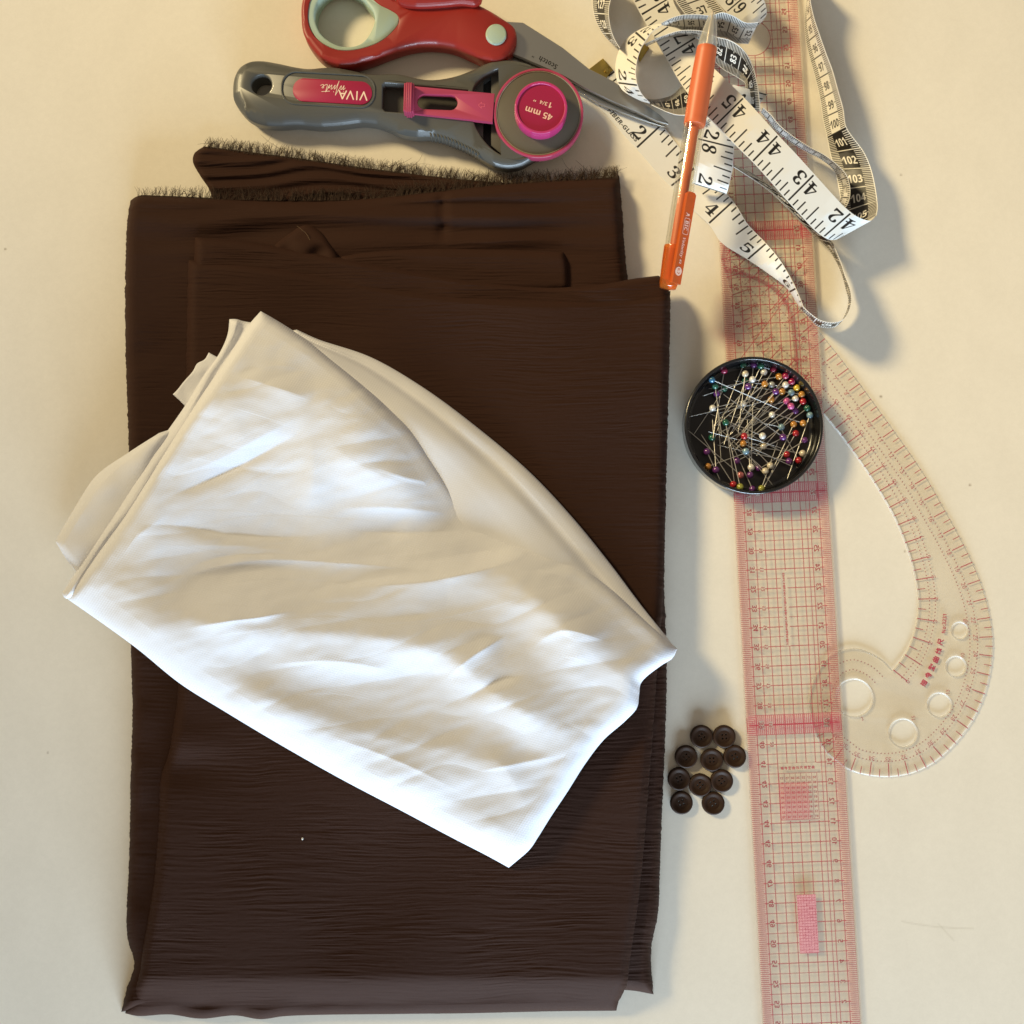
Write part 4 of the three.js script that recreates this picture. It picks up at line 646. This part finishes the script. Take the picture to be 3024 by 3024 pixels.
// ---------------------------------------------------------------- pen
{
  const n0 = W(2104, 42, 0.041), n1 = W(1972, 852, 0.0268), axis = n1.clone().sub(n0), L = axis.length(); axis.normalize();
  const pen = thing('ballpoint_pen', 'orange ballpoint pen with rubber grip and clear barrel lying across the tape', 'pen', n0);
  const q = new THREE.Quaternion().setFromUnitVectors(new V3(0, 1, 0), axis);
  const place = (g) => { g.applyQuaternion(q); g.translate(n0.x, n0.y, n0.z); return g; };
  const lathe = (pts) => place(new THREE.LatheGeometry(pts.map(([t, r]) => new THREE.Vector2(r / 1000, t * L)), 40));
  const glass = M([0.93, 0.92, 0.88], 0.08, { transmission: 1, ior: 1.5 }), rubber = M([0.60, 0.125, 0.04], 0.45), ink = M([0.78, 0.19, 0.07], 0.45), amber = M([0.86, 0.24, 0.035], 0.12, { transmission: 0.72, ior: 1.49, clearcoat: 0.6 });
  part(pen, 'nose_cone', lathe([[0, 1.3], [0.004, 1.7], [0.03, 2.7], [0.06, 3.7], [0.095, 4.6], [0.118, 4.9], [0.14, 4.9]]), M([0.86, 0.86, 0.84], 0.16, { transmission: 0.72, ior: 1.5, clearcoat: 0.7 }));
  part(pen, 'nib', lathe([[-0.012, 0.35], [0.0, 0.55], [0.03, 0.6], [0.035, 1.0], [0.07, 1.2], [0.14, 1.4]]), M([0.5, 0.42, 0.36], 0.3, { metalness: 0.4 }));
  part(pen, 'rubber_grip', lathe([[0.118, 4.6], [0.122, 5.0], [0.14, 5.12], [0.142, 5.02], [0.148, 5.12], [0.2, 5.35], [0.27, 5.5], [0.33, 5.5], [0.372, 5.42], [0.376, 5.3], [0.38, 5.42], [0.4, 5.42], [0.405, 5.0], [0.405, 2]]), rubber);
  part(pen, 'refill', lathe([[0.4, 0], [0.4, 2.45], [0.97, 2.45], [0.97, 0]]), ink);
  part(pen, 'barrel', lathe([[0.4, 4.1], [0.4, 5.2], [0.6, 5.2], [0.86, 5.0], [0.985, 4.6], [0.985, 3.5], [0.6, 4.0], [0.4, 4.1]]), glass);
  part(pen, 'end_cap', lathe([[0.845, 5.15], [0.85, 5.3], [0.9, 5.15], [0.985, 4.6], [1.0, 4.0], [1.004, 0]]), amber);
  // clip: a flat bar along the upper right of the barrel
  const side = new V3().crossVectors(axis, new V3(0, 1, 0)).normalize(), upn = new V3().crossVectors(side, axis).normalize();
  if (side.x < 0) side.negate();
  const lift = upn.y > 0 ? upn : upn.clone().negate();
  const clipDir = lift.clone().multiplyScalar(0.86).addScaledVector(side, 0.5).normalize(), clipSide = new V3().crossVectors(clipDir, axis).normalize();
  if (clipSide.x < 0) clipSide.negate();
  const barAt = (t, d, w) => n0.clone().addScaledVector(axis, t * L).addScaledVector(clipDir, d).addScaledVector(clipSide, w);
  const cp = [], ci = [], ts = [0.655, 0.662, 0.7, 0.76, 0.82, 0.87, 0.93, 0.985];
  ts.forEach((t, i) => { const hw = i === 0 ? 0.0018 : 0.0031, d = 0.0064 - 0.0007 * (t - 0.7) / 0.272; for (const [dd, w] of [[d + 0.0009, -hw * 0.85], [d + 0.0009, hw * 0.85], [d + 0.0004, hw], [d - 0.0008, hw], [d - 0.0008, -hw], [d + 0.0004, -hw]]) cp.push(...barAt(t, dd, w).toArray()); });
  for (let i = 0; i < ts.length - 1; i++) for (let k = 0; k < 6; k++) { const a = i * 6 + k, b = i * 6 + (k + 1) % 6; ci.push(a, b, a + 6, b, b + 6, a + 6); }
  for (const o of [0, (ts.length - 1) * 6]) for (let k = 1; k < 5; k++) ci.push(o, o + k, o + k + 1);
  let cg = new THREE.BufferGeometry(); cg.setAttribute('position', new THREE.Float32BufferAttribute(cp, 3)); cg.setIndex(ci); cg = toCreasedNormals(cg, 0.5);
  part(pen, 'clip', cg, M([0.8, 0.16, 0.025], 0.16, { transmission: 0.4, clearcoat: 0.8 }));
  const txt = canvas(512, 72, (g) => {
    g.fillStyle = g.strokeStyle = '#f6cdb8'; g.lineWidth = 4;
    g.beginPath(); g.arc(70, 34, 8, 0, 7); g.fill(); g.beginPath(); g.moveTo(58, 60); g.lineTo(70, 40); g.lineTo(82, 60); g.moveTo(60, 46); g.lineTo(82, 46); g.stroke();
    g.beginPath(); g.roundRect(94, 14, 108, 48, 10); g.stroke(); g.font = 'bold 42px sans-serif'; g.fillText('BIC', 108, 54);
    g.font = 'italic bold 34px serif'; g.fillText('Velocity', 218, 50); g.font = 'bold 26px sans-serif'; g.fillText('#2', 372, 46);
    g.beginPath(); g.arc(454, 38, 30, 0, 7); g.fill(); g.fillStyle = '#c4532a'; g.font = 'bold 30px sans-serif'; g.fillText('0.7', 432, 49);
  });
  const tg = new THREE.BufferGeometry(), d = 0.00742;
  tg.setAttribute('position', new THREE.Float32BufferAttribute([barAt(0.70, d, 0.0024), barAt(0.972, d - 0.0007, 0.0024), barAt(0.972, d - 0.0007, -0.0024), barAt(0.70, d, -0.0024)].flatMap((v) => v.toArray()), 3));
  tg.setAttribute('uv', new THREE.Float32BufferAttribute([0, 1, 1, 1, 1, 0, 0, 0], 2)); tg.setIndex([0, 2, 1, 0, 3, 2]); tg.computeVertexNormals();
  part(pen, 'lettering', tg, printMat(txt));
}

// ---------------------------------------------------------------- pin dish and pins
const dishFloor = 0.0049, dishC = W(2227, 1255, 0.015), dishR = 206.5 / 5800;
{
  const c = new V3(dishC.x, 0.0029, dishC.z), dish = thing('pin_dish', 'round black shallow dish full of bead headed pins, standing on the straight ruler', 'dish', c);
  const black = M([0.008, 0.008, 0.009], 0.22, { clearcoat: 0.5, clearcoatRoughness: 0.15 });
  const lathe = (pts) => { const g = new THREE.LatheGeometry(pts.map(([r, y]) => new THREE.Vector2(r, y)), 96); g.translate(c.x, c.y, c.z); return g; };
  const r = dishR;
  part(dish, 'wall', lathe([[r - 0.0026, 0], [r - 0.0012, 0.0004], [r - 0.0004, 0.002], [r - 0.0002, 0.0098], [r, 0.0108], [r, 0.0116], [r - 0.0005, 0.0121], [r - 0.0014, 0.0121], [r - 0.0018, 0.0114], [r - 0.0021, 0.004], [r - 0.003, 0.0022], [r - 0.0045, 0.002]]), black);
  part(dish, 'floor', lathe([[0.00001, 0], [r - 0.0026, 0], [r - 0.0026, 0.0004], [r - 0.003, 0.002], [0.00001, 0.002]]), M([0.012, 0.009, 0.009], 0.34));
}
{
  const COL = { green: [0.012, 0.1, 0.06], purple: [0.12, 0.025, 0.17], pink: [0.55, 0.1, 0.3], crimson: [0.3, 0.012, 0.06], red: [0.4, 0.012, 0.02], white: [0.72, 0.7, 0.66], silver: [0.42, 0.45, 0.47], gold: [0.5, 0.22, 0.035], blue: [0.03, 0.13, 0.24], 'pale blue': [0.2, 0.33, 0.42], cream: [0.62, 0.55, 0.42], yellow: [0.72, 0.5, 0.06], olive: [0.3, 0.3, 0.04], coral: [0.5, 0.14, 0.14] };
  const mats = Object.fromEntries(Object.entries(COL).map(([k, v]) => [k, M(v, 0.22, { clearcoat: 0.9, clearcoatRoughness: 0.08, metalness: 0.12 })]));
  const steel = M([0.66, 0.64, 0.6], 0.4, { metalness: 1 });
  // head place in the enlarged view, colour, and where the point goes when the photo shows it
  const P = [
    [800, 292, 'green', 560, 890], [990, 300, 'green', 850, 620], [820, 465, 'green', 640, 1000], [490, 520, 'green', 540, 900], [592, 548, 'green', 330, 940], [607, 920, 'green', 690, 1500], [455, 1085, 'green', 770, 900], [1500, 765, 'green', 900, 1210],
    [910, 290, 'purple', 870, 700], [850, 525, 'purple', 560, 860], [1155, 580, 'purple', 700, 1120], [505, 600, 'purple', 545, 1180], [1370, 795, 'purple', 900, 1060], [1235, 1080, 'purple', 690, 690], [1475, 1115, 'purple', 1180, 1300], [400, 1240, 'purple', 520, 1500], [965, 1420, 'purple', 700, 1180], [875, 1495, 'purple', 850, 1020], [500, 1440, 'purple', 480, 1160], [1300, 1345, 'purple', 640, 1195], [900, 1650, 'purple', 740, 1300], [730, 1340, 'purple', 1230, 1090],
    [590, 352, 'crimson', 475, 1040], [1130, 337, 'crimson', 760, 960], [1262, 410, 'crimson', 900, 900], [1330, 472, 'crimson', 760, 1060],
    [1275, 685, 'pink', 850, 1080], [1322, 742, 'pink', 760, 1180],
    [1455, 690, 'red', 1040, 1170], [1375, 1040, 'red', 1100, 1500], [1275, 1270, 'red', 790, 1010], [1405, 1335, 'red', 1180, 930], [810, 1070, 'red', 1180, 1190], [690, 1600, 'red', 420, 1180], [770, 1497, 'coral', 280, 1080],
    [1025, 367, 'white', 650, 1060], [900, 447, 'white', 560, 560], [1262, 507, 'white', 720, 760], [1370, 657, 'white', 870, 800], [800, 715, 'white', 320, 830], [462, 762, 'white', 760, 690], [1115, 835, 'white', 680, 1080], [1010, 1067, 'white', 560, 880], [885, 1412, 'white', 900, 860],
    [820, 385, 'cream', 760, 900], [1450, 1257, 'cream', 1010, 1200], [1095, 1392, 'cream', 760, 1040], [1040, 1452, 'cream', 660, 1100], [1022, 1182, 'cream', 560, 1060],
    [1112, 507, 'silver', 770, 920],
    [1190, 417, 'gold', 600, 520], [1035, 497, 'gold', 610, 860], [1225, 582, 'gold', 790, 1080], [1440, 612, 'gold', 960, 540], [1105, 667, 'gold', 640, 790], [1352, 940, 'gold', 1050, 1590], [1455, 927, 'gold', 1090, 810], [800, 1152, 'gold', 1180, 1330], [412, 1402, 'gold', 1280, 1090],
    [455, 450, 'blue', 1105, 735], [1325, 592, 'pale blue', 860, 960], [1217, 970, 'pale blue', 760, 870], [1530, 840, 'pale blue', 1292, 1510], [827, 1237, 'pale blue', 1060, 1530],
    [1385, 540, 'yellow', 860, 480], [765, 1625, 'olive', 612, 960], [1000, 1642, 'olive', 1130, 1270],
  ];
  const headG = new THREE.SphereGeometry(1, 20, 14), shaftG = new THREE.CylinderGeometry(1, 0.75, 1, 7, 1), tipG = new THREE.ConeGeometry(0.75, 1, 7); shaftG.translate(0, -0.5, 0);
  const needleG = mergeGeometries([shaftG, (() => { const t = tipG.clone(); t.scale(1, 0.06, 1); t.rotateX(Math.PI); t.translate(0, -1.03, 0); return t; })()]);
  const r = rng(77), made = [];
  const CX = 917, CY = 947;
  P.forEach(([x, y, col, tx, ty], i) => {
    const rr = Math.hypot(x - CX, y - CY) / 765, hh = dishFloor + 0.0022 + 0.0052 * r() * (1 - 0.45 * rr) + (['blue', 'olive'].includes(col) || i === 13 ? 0.0035 : 0), th = dishFloor + 0.0006 + 0.0055 * r() + (['blue'].includes(col) || i === 13 || i === 65 ? 0.004 : 0);
    const a = W(...Z5(x, y), hh); let b = W(...Z5(tx, ty), th); const dir = b.clone().sub(a), len = Math.max(0.026, Math.min(0.036, dir.length() * 1.25)); dir.normalize();
    b = a.clone().addScaledVector(dir, len);
    for (let k = 0; k < 20 && Math.hypot(b.x - dishC.x, b.z - dishC.z) > dishR - 0.0034; k++) b.lerp(a, 0.05);
    b.y = Math.max(b.y, dishFloor + 0.0004);
    made.push({ x, y, col, a, b, rr, ang: Math.atan2(x - CX, -(y - CY)) });
  });
  const hours = 'twelve one two three four five six seven eight nine ten eleven'.split(' '), count = {};
  const nm = (c) => `${c} bead headed pin`;
  const base = made.map((p) => { const h = hours[((Math.round(p.ang / (Math.PI / 6)) % 12) + 12) % 12]; return p.rr > 0.72 ? `by the dish rim at ${h} o'clock` : p.rr > 0.38 ? `between rim and middle at ${h} o'clock` : 'in the middle of the dish'; });
  const near = made.map((p) => made.filter((o) => o !== p).sort((u, v) => Math.hypot(u.x - p.x, u.y - p.y) - Math.hypot(v.x - p.x, v.y - p.y)));
  const opts = made.map((p, i) => [`${nm(p.col)} ${base[i]}`, `${nm(p.col)} beside a ${near[i][0].col} one ${base[i]}`]);
  made.forEach((p, i) => {
    const same = (k) => made.filter((o, j) => j !== i && opts[j][k] === opts[i][k]);
    p.label = same(0).length === 0 ? opts[i][0] : null;
    if (!p.label) {
      const mates = [p, ...made.filter((o, j) => j !== i && opts[j][0] === opts[i][0])].sort((u, v) => u.y - v.y), k = mates.indexOf(p);
      p.label = `${mates.length === 2 ? ['upper', 'lower'][k] : ['topmost', 'second from top', 'third from top', 'fourth from top', 'fifth from top'][k]} ${nm(p.col)} ${base[i]}`;
    }
  });
  for (const p of made) {
    const pin = thing('dressmaking_pin', p.label, 'pin', p.a, 'bead headed pins in the black dish');
    const head = new THREE.Mesh(headG, mats[p.col]); head.name = 'head'; head.scale.setScalar(0.00172 + 0.00014 * r()); pin.add(head);
    const sh = new THREE.Mesh(needleG, steel); sh.name = 'shaft'; const d = p.b.clone().sub(p.a); sh.scale.set(0.00026, d.length(), 0.00026); sh.quaternion.setFromUnitVectors(new V3(0, -1, 0), d.clone().normalize()); pin.add(sh);
    head.castShadow = sh.castShadow = head.receiveShadow = sh.receiveShadow = true;
  }
}

// ---------------------------------------------------------------- buttons
{
  const mat = M([0.036, 0.019, 0.0118], 0.5, { specularIntensity: 0.3 }), R = 0.00585;
  const s = new THREE.Shape(); s.absarc(0, 0, R - 0.0009, 0, Math.PI * 2);
  for (const [x, y] of [[1, 1], [1, -1], [-1, 1], [-1, -1]]) { const h = new THREE.Path(); h.absarc(x * 0.00095, y * 0.00095, 0.0006, 0, Math.PI * 2, true); s.holes.push(h); }
  const disc = new THREE.ExtrudeGeometry(s, { depth: 0.0014, bevelEnabled: true, bevelSize: 0.00015, bevelThickness: 0.00015, bevelSegments: 2, curveSegments: 28 }); disc.rotateX(-Math.PI / 2); disc.translate(0, 0.0006, 0);
  const rim = new THREE.LatheGeometry([[R - 0.0009, 0.0001], [R - 0.0003, 0.0003], [R, 0.001], [R, 0.0022], [R - 0.0003, 0.0028], [R - 0.0009, 0.003], [R - 0.0016, 0.0027], [R - 0.0024, 0.0023], [R - 0.0028, 0.0021]].map(([a, b]) => new THREE.Vector2(a, b)), 56);
  const spots = [[335, 345, 0.6, 'at the left of the top row'], [520, 345, 0.1, 'at the right of the top row'], [210, 510, 0.75, 'standing apart at the left of the second row'], [420, 535, 0.05, 'in the centre of the cluster'], [605, 508, 0.5, 'closest to the ruler, furthest right of all'], [150, 690, 0.4, 'closest to the brown fabric, furthest left of all'], [325, 740, 0.85, 'between two others in the third row'], [500, 705, 0.65, 'at the right end of the third row'], [170, 885, 0.35, 'at the left of the bottom row'], [430, 890, 0.5, 'at the right of the bottom row']];
  let first = null;
  for (const [x, y, turn, where] of spots) {
    const p = W(1950 + x / 2.76, 2050 + y / 2.76, 0.002), b = first ? first.clone() : new THREE.Group();
    if (!first) { first = b; b.name = 'shirt_button'; const d = new THREE.Mesh(disc, mat), e = new THREE.Mesh(rim, mat); d.name = 'face'; e.name = 'rim'; for (const m of [d, e]) m.castShadow = m.receiveShadow = true; b.add(d, e); }
    b.name = 'shirt_button'; b.userData = {}; b.position.set(p.x, 0.0003, p.z); b.rotation.set((rand() - 0.5) * 0.09, turn, (rand() - 0.5) * 0.09);
    tag(b, `dark brown four hole button ${where}`, 'button', 'loose brown buttons beside the ruler');
  }
}
// a speck of lint on the brown fabric
{
  const g = new THREE.IcosahedronGeometry(0.0006, 1); const p = W(893, 2477, 0.0212); g.scale(0.8, 0.5, 1.1); g.translate(p.x, p.y, p.z);
  const l = part(null, 'lint', g, M([0.7, 0.66, 0.6], 0.9)); tag(l, 'tiny pale speck of lint on the lower part of the brown fabric', 'lint');
}

scene.traverse((o) => { if (o.isMesh) { o.castShadow = true; o.receiveShadow = true; } });
renderer.render(scene, camera);
